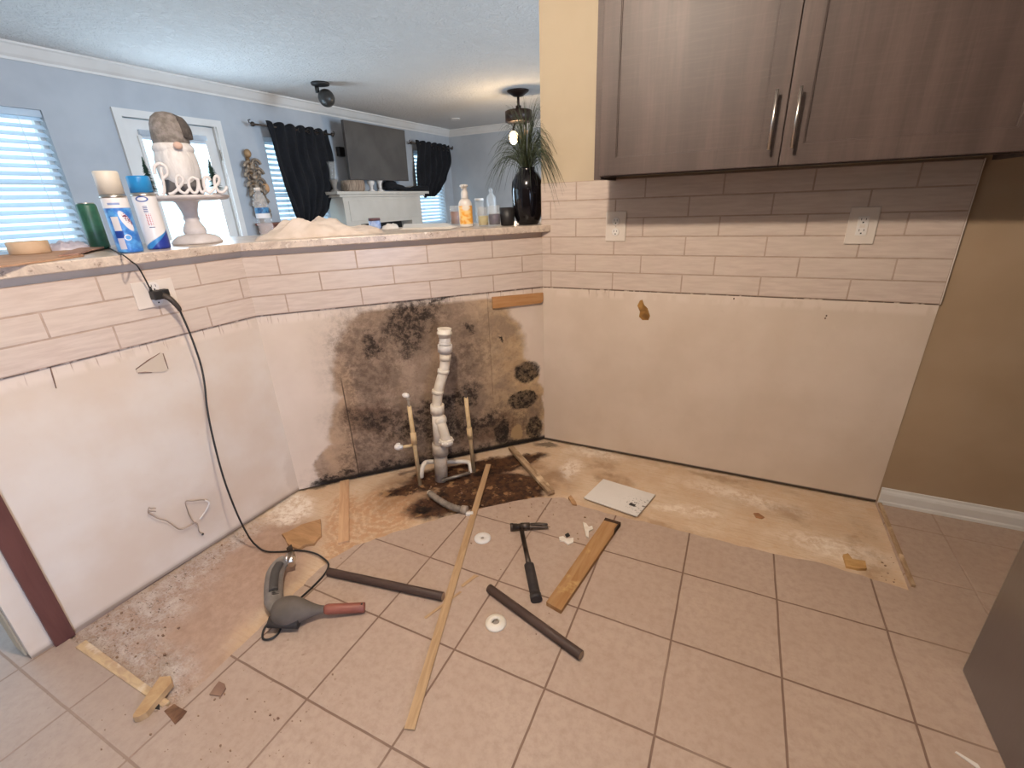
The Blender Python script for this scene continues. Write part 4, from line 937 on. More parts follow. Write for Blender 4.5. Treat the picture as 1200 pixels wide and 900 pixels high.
c = bar(82, 295, .055); crumple(c, .070, .035, .04, plain('lavender_film', '#c9c2cc', '#b4adb9', .4), 'crumpled_bag', 'crumpled pale lavender plastic bag behind the torn cardboard', 'bag', facing(c), 4)
# green can
c = bar(119, 292.5, .036); e = empty('green_can', c, 'tall green can on the bar beside the torn cardboard', 'can', u=facing(c)[:2])
M = T(*c); mb = MB(); mb.lathe([(.026, .001), (.031, .004), (.033, .010), (.033, .160), (.031, .168), (.0275, .172)], 32, M); mb.build('body', plain('green_printed_can', '#2f6650', '#23503e', .4, scale=22), e)
mb = MB(); mb.lathe([(.0275, .172), (.028, .1755), (.0262, .1755), (.025, .172), (.001, .172)], 32, M, cap=False); mb.build('lid', MCHROME, e)
# spray cans
def label_nodes(name):
    t = NT(name); v = t.obj(); x, y, z = t.sep(v); ang = t.math('ARCTAN2', x, t.math('MULTIPLY', y, -1.)); t.ax = (0, 0, 1)
    u = t.math('MULTIPLY', ang, .0355); return t, t.comb(u, z, 0.), u, z
def rect(t, u, z, a, b, c, d): return t.math('MULTIPLY', t.math('MULTIPLY', t.mr(u, a-.0008, a), t.mr(u, b+.0008, b)), t.math('MULTIPLY', t.mr(z, c-.0008, c), t.mr(z, d+.0008, d)))
def spray(px, py, label, body, cap, hb=.183, ht=.262, r=.0375):
    c = bar(px, py, r); e = empty('spray_can', c, label, 'spray can', u=facing(c)[:2]); M = T(*c)
    MB().lathe([(r*.9, .0008), (r, .004), (r, .010), (r, hb-.012), (r*.99, hb-.008)], 36, M).build('body', body, e)
    MB().lathe([(r*1.01, hb-.010), (r*1.04, hb-.007), (r*1.01, hb-.004), (r*.95, hb+.002)], 36, M).build('rim', MCHROME, e)
    MB().lathe([(r*.94, hb), (r*.94, ht-.006), (r*.90, ht-.001), (r*.80, ht)], 36, M).build('cap', cap, e)
t, w, u, z = label_nodes('blue_white_can_print')
c1 = t.mix(t.mr(t.noise(w, 30, 3), .4, .6), hexc('#2f6fc0'), hexc('#5aa0dd')); white = hexc('#e6e2e0')
colr = t.mix(t.mr(z, .146, .150), c1, white); colr = t.mix(rect(t, u, z, -.026, -.006, .075, .120), colr, hexc('#d8d4d4')); colr = t.mix(rect(t, u, z, -.028, -.004, .052, .074), colr, hexc('#1f3f8f'))
colr = t.mix(rect(t, u, z, -.026, -.008, .014, .050), colr, hexc('#c6c2cf'))
colr = t.mix(t.blob(w, (.014, .105, 0), (.012, .035, 1), .35, .1), colr, hexc('#e7e2e6')); colr = t.mix(t.math('MULTIPLY', t.blob(w, (.018, .112, 0), (.007, .022, 1), .5, .15), t.mr(t.noise(w, 160, 2), .45, .55)), colr, hexc('#7d3550'))
colr = t.mix(t.math('MULTIPLY', t.math('SUBTRACT', t.blob(w, (.004, .052, 0), (.010, .010, 1), 0, .1), t.blob(w, (.004, .052, 0), (.007, .007, 1), 0, .1)), .9), colr, white)
colr = t.mix(rect(t, u, z, -.022, .010, .158, .164), colr, hexc('#8b9cc4'))
spray(154.5, 296.5, 'blue and white spray can with a cream cap, nearer the green can', t.fin(colr, .35), plain('cream_cap', '#e2d8c8', '#d8cdbb', .4), .190, .264)
t, w, u, z = label_nodes('white_blue_can_print')
colr = t.mix(t.mr(t.math('ADD', z, t.math('MULTIPLY', u, -.6)), .042, .038), white, hexc('#3d86c4')); colr = t.mix(t.mr(t.math('ADD', z, t.math('MULTIPLY', u, -.9)), .026, .022), colr, hexc('#20348c'))
ov_ = t.math('SUBTRACT', t.blob(w, (-.008, .176, 0), (.019, .010, 1), 0, .08), t.blob(w, (-.008, .176, 0), (.014, .006, 1), 0, .1)); colr = t.mix(ov_, colr, hexc('#274f94'))
st_ = t.mr(t.math('FRACT', t.math('MULTIPLY', z, 190.)), .35, .5); st2 = t.mr(t.math('FRACT', t.math('MULTIPLY', u, 150.)), .3, .45)
colr = t.mix(t.math('MULTIPLY', rect(t, u, z, -.012, .004, .085, .125), t.math('MULTIPLY', st_, st2)), colr, hexc('#b23a48')); colr = t.mix(t.math('MULTIPLY', rect(t, u, z, -.012, .000, .13, .152), st_), colr, hexc('#55628f')); colr = t.mix(rect(t, u, z, -.010, .006, .078, .080), colr, hexc('#333a66'))
spray(187.5, 292.3, 'white spray can with a bright blue cap, beside the gnome stand', t.fin(colr, .35), plain('bright_blue_cap', '#1f7fbe', '#2a8cca', .35), .196, .254)

# cake stand with the gnome
c = bar(233, 286.5, .095); fr_ = facing(c); back = Vector((c.x, c.y, 0)).normalized(); M = T(*c)
MST = plain('whitewashed_wood', '#d9d2d0', '#c8c0bd', .6, scale=18)
e = empty('cake_stand', c, 'whitewashed pedestal stand under the gnome on the bar', 'stand', u=fr_[:2])
MB().lathe([(.092, .0005), (.096, .006), (.090, .014), (.086, .020), (.070, .032), (.052, .036), (.040, .040)], 40, M).build('foot', MST, e)
MB().lathe([(.038, .038), (.042, .044), (.042, .058), (.034, .075), (.026, .090), (.030, .100), (.027, .110), (.030, .130), (.036, .150), (.042, .165), (.060, .172)], 28, M, cap=False).build('stem', MST, e)
MB().lathe([(.002, .170), (.10, .170), (.150, .173), (.159, .180), (.161, .188), (.154, .190), (.145, .186), (.002, .186)], 48, M, cap=False).build('plate', MST, e)
ZP = BT+.187
gc = c+fr_*(.004)+back*.02; gc.z = ZP
MFUR = plain('white_fur', '#efebe8', '#dcd6d2', .95, scale=40, bump=.9, bscale=90, stretch=(1, 1, .35)); MHAT = plain('grey_knit', '#9b938e', '#777069', .95, scale=50, bump=.9, bscale=160)
g = empty('gnome_figure', gc, 'plush gnome with a grey fur hat and long white beard on the stand', 'gnome', u=fr_[:2]); M = T(*gc)
MB().lathe([(.055, 0), (.068, .010), (.072, .03), (.070, .075)], 28, M).build('base', plain('dark_grey_cloth', '#6a6564', '#5a5554', .9, scale=30, bump=.4), g)
MB().lathe([(.066, .058), (.073, .066), (.076, .10), (.074, .14), (.068, .17), (.066, .195)], 28, M).build('body', MFUR, g)
mb = MB(); R0 = random.Random(3)
fr3 = frame((0, 0), fr_[:2]); fr3.translation = gc
mb.ball((0, -.036, .110), (.058, .052, .088), fr3, 28, 20); mb.ball((0, -.006, .178), (.0725, .066, .036), fr3, 28, 14); mb.build('beard', MFUR, g)
mb = MB(); mb.ball((.018, -.086, .184), (.016, .014, .014), fr3); mb.build('nose', plain('peach_nose', '#e6c6b6', '#ddb9a6', .8), g)
mb = MB(); mb.lathe([(.058, .195), (.064, .200), (.064, .215), (.062, .240), (.058, .268), (.048, .292), (.030, .307), (.008, .312)], 28, fr3); mb.build('hat', MHAT, g)
mb = MB(); mb.tube(smooth_path([fr3 @ V(.025, -.012, .290), fr3 @ V(.045, -.020, .278), fr3 @ V(.056, -.026, .255), fr3 @ V(.060, -.030, .230), fr3 @ V(.058, -.032, .212)], 4), [.016]*4+[.019]*4+[.020]*4+[.019]*4+[.012], 14); mb.build('hat_tip', plain('dark_grey_knit', '#5c5652', '#45403d', .95, scale=50, bump=.9, bscale=160), g)
# bottle brush trees
def brush(off, h, r, label):
    p = c+fr_*off[0]+back*off[1]; p.z = ZP; e = empty('bottle_brush_tree', p, label, 'ornamental tree'); M = T(*p)
    MB().lathe([(.018, 0), (.019, .010), (.012, .014)], 18, M).build('base', MST, e)
    MB().tube([p+V(0, 0, .012), p+V(0, 0, .03)], .003, 8).build('trunk', plain('tree_wire', '#55483c', '#443930', .8), e)
    mb = MB(); R1 = random.Random(8)
    for i in range(420):
        t_ = R1.random()**.8; z = .024+t_*(h-.024); rr = r*(1-t_*.93)*R1.uniform(.8, 1.1); a_ = R1.random()*6.283; q = V(math.cos(a_), math.sin(a_), 0)
        A = p+V(0, 0, z); B = A+q*rr+V(0, 0, -.004); s_ = V(-q.y, q.x, 0)*.0022
        mb.add([A-s_, A+s_, B+s_*.3, B-s_*.3, A+V(0, 0, .003)], [(0, 1, 2, 3), (0, 4, 1), (0, 3, 4), (1, 4, 2), (2, 4, 3)])
    mb.build('bristles', plain('dark_green_bristle', '#28473c', '#1b332b', .9, scale=60), e)
brush((-.108, .03), .150, .030, 'small dark green ornamental tree left of the gnome, behind the blue cap')
brush((.118, .02), .145, .036, 'small dark green ornamental tree right of the gnome on the stand')
# script letters
lo = c+fr_*(-.004)-back*.110; lo.z = ZP; fr4 = frame((0, 0), fr_[:2]); fr4.translation = lo
S = .0105
def stroke(mb, P, dx, r=.0063): mb.tube([fr4 @ V((x*.84+dx)*S, 0, z*S+.0065) for x, z in [(q.x, q.y) for q in smooth_path([V(a_, b_, 0) for a_, b_ in P], 6)]], r, 10, flat=.9)
LT = {'P': [(-12.2, 0), (-11.3, .6), (-10.6, 3), (-10.2, 6.5), (-9.8, 9)], 'P2': [(-12.6, 6.8), (-12.0, 9.4), (-9.8, 10.4), (-8.0, 9.2), (-8.2, 6.8), (-10.4, 5.4)],
      'e': [(-11.3, 0.1), (-9.2, .6), (-6.4, 2.6), (-4.6, 4.6), (-5.2, 6.2), (-6.6, 5.9), (-7.3, 3.9), (-6.8, 1.2), (-5.0, .3), (-3.2, 1.6)],
      'a': [(1.0, 4.9), (-.6, 5.7), (-2.4, 4.6), (-2.9, 2.4), (-2.1, .5), (-.6, .6), (.6, 2.8), (1.2, 5.3), (.9, 2.2), (1.5, .4), (2.8, 1.2)],
      'c': [(5.8, 4.6), (5.4, 5.8), (3.9, 5.6), (3.0, 3.6), (3.1, 1.4), (4.3, .3), (6.0, 1.2), (7.4, 2.6)],
      'e2': [(7.2, 2.4), (8.8, 3.6), (9.6, 5.2), (8.8, 6.2), (7.7, 5.2), (7.3, 3.0), (8.0, .8), (9.6, .3), (11.2, 1.4), (11.8, 2.4)]}
mb = MB()
for k_ in LT: stroke(mb, LT[k_], 3.6 if k_[0] == 'P' else 4.9)
o = mb.build('peace_sign', plain('white_painted_letters', '#ebe5e2', '#ded7d4', .5), M=fr4); tag(o, 'white script letters spelling peace, standing at the gnome\'s feet', 'letters')

# water bottle
MCLEAR = glass('clear_plastic', '#eef4f8', .08)
c = bar(314, 277.5, .032); e = empty('water_bottle', c, 'clear water bottle with a blue and white label on the bar top', 'bottle'); M = T(*c)
MB().lathe([(.026, .001), (.031, .006), (.032, .015), (.030, .020), (.032, .026), (.030, .032), (.032, .040), (.0315, .085), (.0315, .135), (.033, .145), (.031, .165), (.020, .195), (.0125, .205), (.0125, .216)], 30, M).build('body', MCLEAR, e)
t, w, u, z = label_nodes('bottle_label'); colr = t.mix(t.mr(t.noise(w, 60, 2), .45, .55), hexc('#27598f'), hexc('#4d8cc0')); colr = t.mix(t.mr(z, .112, .108), hexc('#dfe6ee'), colr) if False else t.mix(t.mr(z, .106, .110), hexc('#dfe6ee'), colr)
MB().lathe([(.0324, .086), (.0324, .134)], 30, M, cap=False).build('label', t.fin(colr, .4), e)
MB().lathe([(.0145, .209), (.0145, .222), (.013, .2235)], 20, M).build('cap', MWPL, e)
# cloth heap
c = bar(378, 278, .15); crumple(c, .275, .135, .090, plain('cream_cloth', '#e2d3c6', '#d3c2b2', .95, scale=14, bump=.3, bscale=200), 'cloth', 'crumpled cream cloth heaped in the middle of the bar top', 'cloth', facing(c), 6, 64, prof=lambda x, y: .55+.42*math.exp(-((x+.2)/.45)**4)+.10*math.sin(x*9+y*3)*.8)
# jar, papers
c = bar(440, 268.5, .03); e = empty('small_jar', c, 'small blue and white jar right of the cream cloth', 'jar'); M = T(*c)
MB().lathe([(.030, .001), (.032, .005), (.032, .040), (.030, .045)], 28, M).build('body', plain('blue_white_jar', '#b9c9ea', '#7f97c9', .4, scale=35), e)
MB().lathe([(.033, .044), (.033, .056), (.031, .058)], 28, M).build('lid', plain('maroon_lid', '#6b4a4c', '#5a3c3e', .5), e)
c = bar(458, 268.5, .05); crumple(c, .045, .04, .03, plain('white_tissue', '#e9e2da', '#dad1c7', .9), 'tissue', 'small crumpled white tissue between jar and papers', 'tissue', facing(c), 9, 18)
P = [(470, 268), (533, 266.3), (523, 261.6), (476, 262.6)]
q = [hit(x, y, (0, 0, 1), BT+.006) for x, y in P]; cc = sum(q, Vector())/4; mb = MB()
for k_ in range(4):
    R_ = Matrix.Rotation((k_-1.5)*.03, 4, 'Z'); mb.prism([((cc+(R_ @ (p-cc)))[0], (cc+(R_ @ (p-cc)))[1]) for p in q], BT+.0005+k_*.0018, BT+.0021+k_*.0018)
o = mb.build('paper_stack', plain('white_paper', '#eee6dc', '#e2d9cd', .8), M=T(cc.x, cc.y, BT)); tag(o, 'low stack of white papers on the bar top', 'papers')
# soap, glasses, candles, cup
c = bar(547, 266.5, .026); e = empty('soap_bottle', c, 'foaming soap bottle with an orange label and white pump', 'bottle', u=facing(c)[:2]); M = frame((0, 0), facing(c)[:2]); M.translation = c
MB().lathe([(.030, .001), (.034, .005), (.0345, .012), (.0345, .105), (.032, .120), (.024, .132), (.017, .137)], 32, M, sy=.75).build('body', plain('frosted_white_plastic', '#ece4dc', '#e0d6cc', .35), e)
t = NT('orange_label'); v = t.obj(); colr = t.mix(t.mr(t.noise(v, 45, 3), .42, .58), hexc('#f0a53c'), hexc('#f7cf85')); t.ax = (0, 1, 0); colr = t.mix(t.blob(v, (.002, -.026, .095), (.020, .1, .014), 0, .3), colr, hexc('#efe3d2'))
MB().lathe([(.0350, .016), (.0350, .104)], 32, M, cap=False, sy=.77).build('label', t.fin(colr, .4), e)
MB().lathe([(.017, .136), (.018, .140), (.018, .165), (.015, .170), (.0135, .176), (.0135, .190), (.019, .192), (.021, .198), (.018, .203), (.006, .205)], 24, M).build('pump', MWPL, e)
MB().tube([M @ V(0, 0, .197), M @ V(-.008, -.026, .196), M @ V(-.010, -.034, .190)], [.008, .007, .005], 10).build('spout', MWPL, e)
MGL = glass('jar_glass', '#f2f2ee', .04, .12)
def tumbler(px, py, r, h, fillc, fillh, label, name='candle_jar', cat='candle', lid=None, taper=1.05):
    c = bar(px, py, r); e = empty(name, c, label, cat); M = T(*c)
    MB().lathe([(r*.86, .0008), (r*.92, .003), (r, h), (r*.94, h), (r*.86, .008), (.001, .008)], 28, M, cap=False).build('glass', MGL, e)
    if fillc: MB().lathe([(r*.84, .0085), (r*(.86+.06*fillh/h), fillh), (r*.2, fillh-.001)], 26, M).build('wax', plain('wax_'+fillc[1:], fillc, None, .4), e)
    if lid: MB().lathe([(r*1.01, h+.0005), (r*1.01, h+.012), (r*.9, h+.014)], 28, M).build('lid', plain('lid_'+lid[1:], lid, None, .35), e)
tumbler(534, 264.5, .027, .105, '#8a4e33', .075, 'glass candle jar with brown-red wax, left of the soap bottle')
tumbler(563, 262, .026, .125, None, 0, 'clear empty glass jar with a pale lid behind the yellow candle', 'glass_jar', 'jar', '#d7d2cc')
tumbler(567, 266, .029, .095, '#c9b878', .052, 'glass candle with pale yellow wax right of the soap bottle')
tumbler(580, 265.5, .033, .100, '#3c2b52', .060, 'glass candle with dark purple wax beside the black cup')
c = bar(577, 261, .027); e = empty('clear_bottle', c, 'clear bottle with a round stopper behind the purple candle', 'bottle'); M = T(*c)
MB().lathe([(.022, .001), (.027, .006), (.028, .03), (.028, .135), (.024, .150), (.013, .158), (.012, .168)], 26, M).build('body', MCLEAR, e); MB().ball((0, 0, .180), .013, M).build('stopper', MCLEAR, e)
c = bar(595, 264.8, .034); M = T(*c); mb = MB(); mb.lathe([(.030, .001), (.035, .004), (.040, .088), (.038, .088), (.033, .008), (.001, .008)], 30, M, cap=False); o = mb.build('black_cup', plain('matte_black_ceramic', '#1c1a1a', '#262323', .45), M=M); tag(o, 'small matte black cup between the purple candle and the vase', 'cup')
# vase with grass
c = Vector((-1.022, 2.318, BT)); c = bar(619, 264, .0)+Vector((0, 0, 0)); aa = Vector((c.x, c.y, 0)).normalized(); c = c+aa*.07
e = empty('vase', c, 'tall glossy black vase at the right end of the bar', 'vase'); M = T(*c)
MB().lathe([(.050, .001), (.056, .006), (.070, .04), (.079, .10), (.081, .16), (.076, .205), (.060, .238), (.044, .252), (.040, .260), (.043, .270), (.038, .270), (.034, .258), (.03, .24)], 40, M, cap=False).build('body', plain('glossy_black_glaze', '#0d0b0e', '#131015', .08), e)
MB().lathe([(.050, .001), (.001, .001)], 40, M, cap=False).build('base', MBLK, e)
R2 = random.Random(21); mb = MB(); top = c+V(0, 0, .25)
for i in range(400):
    a_ = R2.random()*6.283; el = R2.uniform(.10, 1.0)**.8; L_ = R2.uniform(.20, .34); out = R2.uniform(.03, 1)**.8; d = V(math.cos(a_), math.sin(a_), 0)
    rad = .03+.20*out; up_ = .40*(1-.50*out)*R2.uniform(.5, 1.0); droop = (.02+.33*out*R2.uniform(.3, 1.0)) if out > .45 else .01
    pts = []
    for k_ in range(9):
        s_ = k_/8; p = top+d*(rad*(s_**1.25))+V(0, 0, up_*(1.9*s_-.9*s_*s_) - droop*s_**3.2) + V(0, 0, -.03*(1-s_))
        p += V(mnoise.noise(V(i, s_*1.5, 0))*.012, mnoise.noise(V(i, s_*1.5, 5.))*.012, 0)*s_
        if p.x > -.935 and p.y > 2.262: p.y = 2.262-.01*R2.random()
        p.z = max(p.z, 1.265+.05*(i % 5)/5)
        pts.append(p)
    w_ = R2.uniform(.0013, .0026); mb.tube(pts, [w_*(1.0-.85*(k_/8)**2) for k_ in range(9)], 4, flat=.5)
tg = NT('grass_blade'); v = tg.obj(); colr = tg.mix(tg.mr(tg.noise(v, 30, 2), .35, .65), hexc('#2c3524'), hexc('#565f44'))
o = mb.build('artificial_grass', tg.fin(colr, .5), M=T(*top)); tag(o, 'spray of thin dark green grass blades rising from the black vase', 'plant')
for px, lab in ((606.5, 'tiny white ball left of the black vase foot'), (634.0, 'tiny white ball right of the black vase foot')):
    p = bar(px, 262.6 if px > 620 else 265.0); mb = MB(); mb.ball((p.x, p.y, BT+.008), .0078); o = mb.build('white_ball', MWPL, M=T(p.x, p.y, BT)); tag(o, lab, 'ball')

# ================================================================== LIVING ROOM
def rodset(x, y0, y1, z, label):
    e = empty('curtain_rod', (x, (y0+y1)/2, z), label, 'curtain rod'); MB().tube([(x, y0, z), (x, y1, z)], .009, 12).build('rod', MHAM, e)
    for s_, yy in ((-1, y0), (1, y1)):
        k = MB(); k.ball((x, yy+s_*.02, z), .022); k.tube([(x, yy+s_*.03, z), (x, yy+s_*.055, z+.01), (x, yy+s_*.06, z+.03), (x, yy+s_*.04, z+.035)], .005, 8); k.build('finial', MHAM, e)
        k = MB(); k.tube([(x, yy-s_*.03, z), (LIVX-.0+.001, yy-s_*.03, z)], .006, 8); k.build('bracket', MHAM, e)
rodset(-4.47, 3.56, 4.55, 2.135, 'dark curtain rod over the black curtain nearer the gnome')
rodset(-4.47, 6.10, 7.14, 2.165, 'dark curtain rod over the black curtain right of the television')
def curtain(x, rows, label, folds=7, zt=2.17):
    """rows: (z, left y, right y)"""
    mb = MB(); nu, nv = 60, 40; vs = []
    for j in range(nv+1):
        z = zt+(rows[-1][0]-zt)*j/nv
        for a_, b_ in zip(rows[:-1], rows[1:]):
            if a_[0] >= z >= b_[0]: k = (a_[0]-z)/(a_[0]-b_[0]); k = k*k*(3-2*k)*.5+k*.5; l = a_[1]+(b_[1]-a_[1])*k; r = a_[2]+(b_[2]-a_[2])*k; break
        for i in range(nu+1):
            u_ = i/nu; wv = math.sin(u_*folds*6.283+.6*math.sin(j*.12)); am = .022+.008*math.sin(j*.3+i*.2)
            zz = z+(.012*math.sin(u_*folds*6.283+1.2) if j == 0 else 0)+(.05*math.sin(u_*2.6) if j == nv else 0)
            vs.append((x+wv*am+.012*math.sin(j*.25+u_*5), l+(r-l)*u_, zz))
    fs = [(j*(nu+1)+i, j*(nu+1)+i+1, (j+1)*(nu+1)+i+1, (j+1)*(nu+1)+i) for j in range(nv) for i in range(nu)]
    mb.add(vs, fs, None, True); o = mb.build('curtain', MBLKF, M=T(x, (rows[0][1]+rows[0][2])/2, rows[-1][0])); sm = o.modifiers.new('solid', 'SOLIDIFY'); sm.thickness = .004
    tag(o, label, 'curtain')
    for i in range(7):
        y = rows[0][1]+(rows[0][2]-rows[0][1])*(i+.5)/7; q = [V(x+.004, y+.022*math.cos(a_*.5236), 2.135+.022*math.sin(a_*.5236)) for a_ in range(13)]; MB().tube(q, .003, 6).build('grommet', plain('dark_grommet', '#55504c', '#45403d', .4, metal=.7) if i == 0 and not bpy.data.materials.get('dark_grommet') else bpy.data.materials['dark_grommet'], o)
    return o
curtain(-4.46, [(2.17, 3.69, 4.50), (1.95, 3.70, 4.50), (1.6, 3.76, 4.48), (1.35, 3.80, 4.34), (1.20, 3.84, 4.17), (1.02, 3.88, 4.10)], 'black grommet curtain over the blind nearer the door, pulled to one side', 6)
o = curtain(-4.46, [(2.20, 6.17, 7.09), (1.95, 6.15, 7.06), (1.7, 6.11, 6.93), (1.56, 6.10, 6.75), (1.43, 6.28, 6.50)], 'black grommet curtain right of the television, its end swept over the mantel', 6, 2.20)
mb = MB(); mb.tube(smooth_path([V(-4.44, 6.30, 1.56), V(-4.42, 6.05, 1.56), V(-4.40, 5.8, 1.545), V(-4.38, 5.55, 1.57), V(-4.38, 5.38, 1.60), V(-4.38, 5.28, 1.56)], 5), [.05]*8+[.035]*5+[.05]*5+[.075]*5+[.06, .05, .03], 14, flat=.8); mb.build('swept_end', MBLKF, o)

# television
e = empty('television', (-4.33, 5.18, 1.97), 'large grey flat television on the wall over the mantel', 'television')
M = T(-4.34, 5.18, 1.965) @ Matrix.Rotation(math.radians(2), 4, 'Y')
MB().box((-.02, -.565, -.315), (.018, .565, .315), M, bev=.004).build('bezel', plain('grey_tv_shell', '#55504e', '#48423f', .4), e)
MB().box((.0182, -.557, -.305), (.0195, .557, .308), M).build('screen', plain('reflection_grey_screen', '#57534f', '#4b4744', .16, scale=3), e)  # room reflection put into the screen's base colour
MB().box((-.20, -.16, -.14), (-.02, .16, .14), M).box((-.217, -.50, -.05), (-.16, .50, .05), M).build('wall_bracket', MBLK, e)
# mantel
MMAN = m_paint('cream_mantel_paint', '#cfc9bf', '#c6bfb4', .03, .45)
e = empty('fireplace_mantel', (-4.43, 5.18, 0), 'cream painted fireplace mantel below the television', 'mantel')
X0, X1 = LIVX+.001, -4.32
MB().box((X0, 4.31, 1.485), (-4.28, 6.13, 1.518), bev=.004).box((X0, 4.36, 1.455), (-4.30, 6.05, 1.484), bev=.006).build('shelf', MMAN, e)
MB().box((X0, 4.42, 1.14), (X1, 5.95, 1.455)).box((X1-.001, 4.50, 1.18), (X1+.008, 5.87, 1.41), bev=.003).build('frieze', MMAN, e)
for a_, b_ in ((4.42, 4.66), (5.70, 5.95)): MB().box((X0, a_, 0), (X1, b_, 1.14)).box((X1, a_+.04, .1), (X1+.008, b_-.04, 1.08), bev=.003).build('leg', MMAN, e)
MB().box((X0, 4.661, 0), (X0+.05, 5.699, 1.139)).build('firebox', MBLK, e)
def mv(px, py): return vert((-4.42, 4.6, 1.518), px, py)
c = V(-4.42, 4.42, 1.5185); e = empty('hurricane_vase', c, 'clear glass hurricane vase at the left end of the mantel', 'vase'); M = T(*c)
MB().lathe([(.05, 0), (.055, .01), (.02, .03), (.04, .10), (.055, .13)], 24, M).build('foot', plain('grey_stone_foot', '#8f8880', '#79726a', .7), e)
MB().lathe([(.052, .131), (.055, .14), (.042, .20), (.05, .29), (.058, .32), (.055, .32), (.045, .28), (.038, .20), (.045, .14)], 24, M, cap=False).build('glass', MGL, e)
c = V(-4.41, 4.72, 1.5185); e = empty('woven_basket', c, 'low brown striped basket on the mantel beside the glass vase', 'basket'); M = T(*c)
MB().lathe([(.10, 0), (.115, .02), (.120, .08), (.115, .125), (.108, .125), (.105, .02), (.001, .012)], 28, M, cap=False, sy=1.35).build('basket', m_wood('woven_stripes', '#b5a08c', '#7b6757', 1, (1, 20, 2), .8), e)
MB().box((-.02, -.07, .118), (.02, .05, .140), M, bev=.005).ball((.0, .05, .12), (.05, .05, .02), M).build('contents', plain('grey_contents', '#6e6660', '#8d857d', .8), e)
for y, h, lab in ((5.03, .20, 'small white figurine on the mantel beside the basket'), (5.20, .27, 'taller white candlestick on the mantel, nearer the black curtain end')):
    c = V(-4.40, y, 1.5185); e = empty('mantel_ornament', c, lab, 'ornament'); M = T(*c)
    MB().lathe([(.04, 0), (.045, .01), (.02, .03), (.025, h*.35), (.05, h*.5), (.045, h*.62), (.015, h*.7), (.02, h*.8)], 20, M).build('body', MWPL, e); MB().lathe([(.012, h*.8), (.014, h*.95), (.004, h)], 14, M).build('top', MCHROME, e)
# brown cabinet under the window
e = empty('wood_cabinet', (-4.3, 3.58, 0), 'reddish brown cabinet top showing under the blind behind the bottle', 'cabinet'); MRD = m_wood('reddish_wood', '#7a4a3a', '#5f3a2c', 1, (2, 2, 12), .5)
MB().box((-4.52, 3.38, 0), (-4.28, 3.79, 1.20)).build('body', MRD, e); MB().box((-4.53, 3.36, 1.201), (-4.265, 3.81, 1.225), bev=.004).build('top', MRD, e)
# carved ornament on the wall
oc = V(-4.53, 3.47, 1.58); e = empty('wall_ornament', oc, 'tall carved silver-gold scroll ornament on the wall beside the door', 'wall decoration')
MORN = plain('antique_silver_gold', '#a58f78', '#5f564e', .45, metal=.35, scale=30)
mb = MB(); R3 = random.Random(2)
def scroll(cy, cz, r, sgn, turns=1.6):
    P_ = [V(-4.53+.02*(1-k/22), cy+sgn*r*(1-k/26)*math.cos(k*turns*6.283/22), cz+r*(1-k/26)*math.sin(k*turns*6.283/22)) for k in range(23)]; mb.tube(P_, [.016-.0004*k for k in range(23)], 8)
for cz, r in ((1.30, .045), (1.39, .055), (1.48, .06), (1.57, .065), (1.66, .07), (1.75, .055)):
    scroll(3.43, cz, r, -1); scroll(3.51, cz+.03, r*.9, 1); mb.ball((-4.52, 3.47, cz), (.022, .035, .035))
for k in range(24): mb.ball((-4.525+R3.random()*.02, 3.47+R3.uniform(-.085, .085), 1.27+R3.random()*.55), (.012, R3.uniform(.012, .03), R3.uniform(.015, .035)), n=10, m=8)
mb.build('scrollwork', MORN, e)
mb = MB(); mb.tube([(-4.54, 3.46, 1.22), (-4.535, 3.47, 1.55), (-4.54, 3.45, 1.86)], [.02, .025, .016], 10); mb.ball((-4.52, 3.45, 1.875), (.03, .035, .04)); mb.build('stem', plain('warm_gold', '#b08a62', '#8a6844', .5, metal=.3), e)
mb = MB(); mb.ball((-4.52, 3.57, 1.56), (.03, .04, .05)); mb.build('rosette', plain('peach_rosette', '#d9a878', '#b8855a', .6), e)
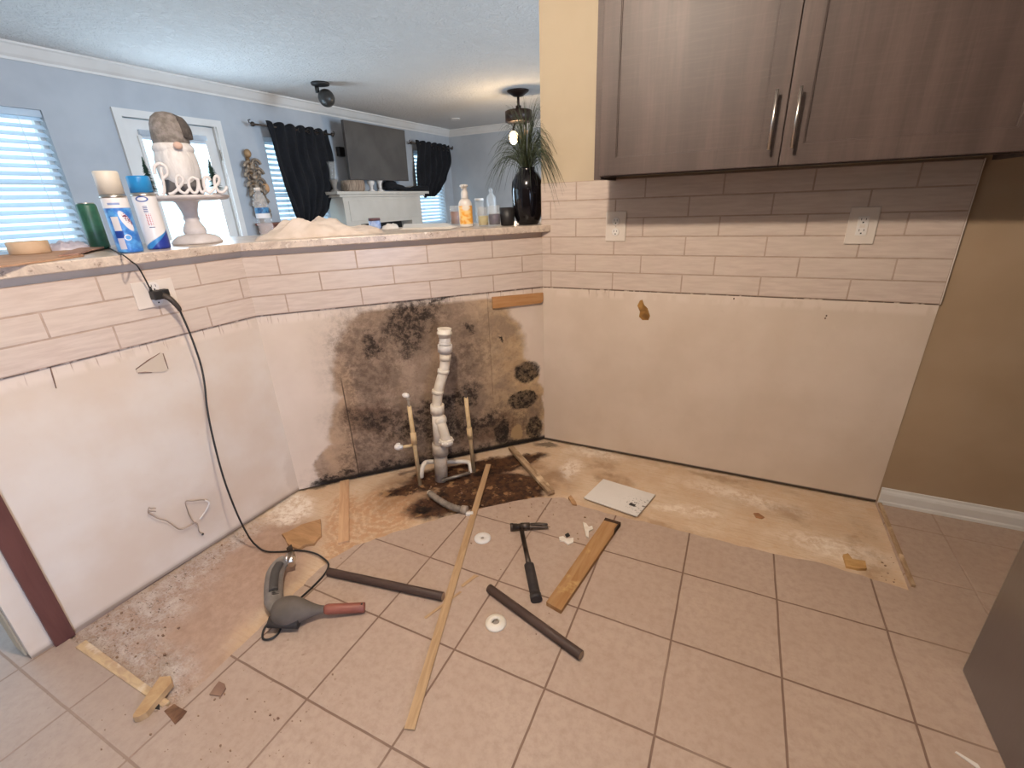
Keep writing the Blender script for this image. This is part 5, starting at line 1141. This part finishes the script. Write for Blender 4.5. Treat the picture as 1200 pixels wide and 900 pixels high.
# ceiling spot and lamp
c = V(-3.774, 3.811, CEIL); e = empty('ceiling_spot', c, 'small black swivelling fixture on the living room ceiling', 'ceiling fixture')
MB().lathe([(.085, -.001), (.08, -.02), (.03, -.03)], 28, T(*c)).build('mount', MBLK, e)
MB().tube([c+V(-.03, -.02, -.02), c+V(-.03, -.02, -.08)], .02, 12).build('neck', MBLK, e)
mb = MB(); mb.ball((0, 0, 0), (.10, .075, .075), T(*(c+V(.03, .02, -.125))) @ Matrix.Rotation(-.7, 4, 'Z') @ Matrix.Rotation(.35, 4, 'Y'), 22, 16); mb.build('housing', plain('black_shell', '#24221f', '#35322f', .4), e)
c = V(-2.386, 5.25, CEIL)
e = empty('pendant_lamp', c, 'dark bronze ceiling lamp with a drum body and glowing bulb above the vase', 'lamp'); MBRZ = plain('dark_bronze', '#3a2a24', '#2b1f1a', .4, metal=.6)
def zc(py, px=607): return vert(c, px, py).z
MB().lathe([(.12, -.001), (.115, -.012), (.05, -.055), (.02, -.06)], 30, T(*c)).build('canopy', MBRZ, e)
MB().tube([c+V(0, 0, -.05), V(c.x, c.y, zc(127))], .014, 12).tube([V(c.x, c.y, zc(124)), V(c.x, c.y, zc(128))], .03, 14).build('rod', MBRZ, e)
z1, z0 = zc(128), zc(143)
MB().lathe([(.02, z1-c.z), (.13, z1-c.z-.01), (.148, z1-c.z-.02), (.148, z0-c.z), (.12, z0-c.z-.005), (.02, z0-c.z-.01)], 32, T(*c)).build('drum', MBRZ, e)
bp = vert(c, 602, 161)
MEM = NT('lit_bulb'); MEM.put(MEM.b.inputs['Emission Color'], hexc('#ffd9a0')); MEM.b.inputs['Emission Strength'].default_value = 14
for k, (px, py) in enumerate(((602, 161), (611, 160), (616, 155))):
    q = vert(c, px, py)+Vector((facing(c).y, -facing(c).x, 0))*(.03*k-.03); k1 = MB(); k1.tube([V(q.x*.6+c.x*.4, q.y*.6+c.y*.4, z0), V(q.x, q.y, (z0+q.z)/2+.02), V(q.x, q.y, q.z+.06)], .012, 10); ar = k1.build('arm', MBRZ, e)
    if k == 0: MB().ball(q, (.050, .050, .068), None, 20, 14).build('bulb', MEM.m, ar)
    else: MB().ball(q, (.022, .022, .035), None, 14, 10).build('bulb', glass('amber_bulb', '#e0b070', .05), ar)
pl_ = bpy.data.lights.new('bulb_light', 'POINT'); pl_.energy = 28; pl_.color = (1, .72, .42); pl_.shadow_soft_size = .08; po = bpy.data.objects.new('bulb_light', pl_); COL.objects.link(po); po.location = bp+V(-.0, -.0, -.09)
c = V(-3.862, 6.328, CEIL); mb = MB(); mb.lathe([(.075, -.0005), (.075, -.006), (.055, -.012), (.05, -.004), (.001, -.004)], 28, T(*c), cap=False); o = mb.build('recessed_light', MWHT, M=T(*c)); tag(o, 'small recessed round light in the far living room ceiling', 'ceiling light')
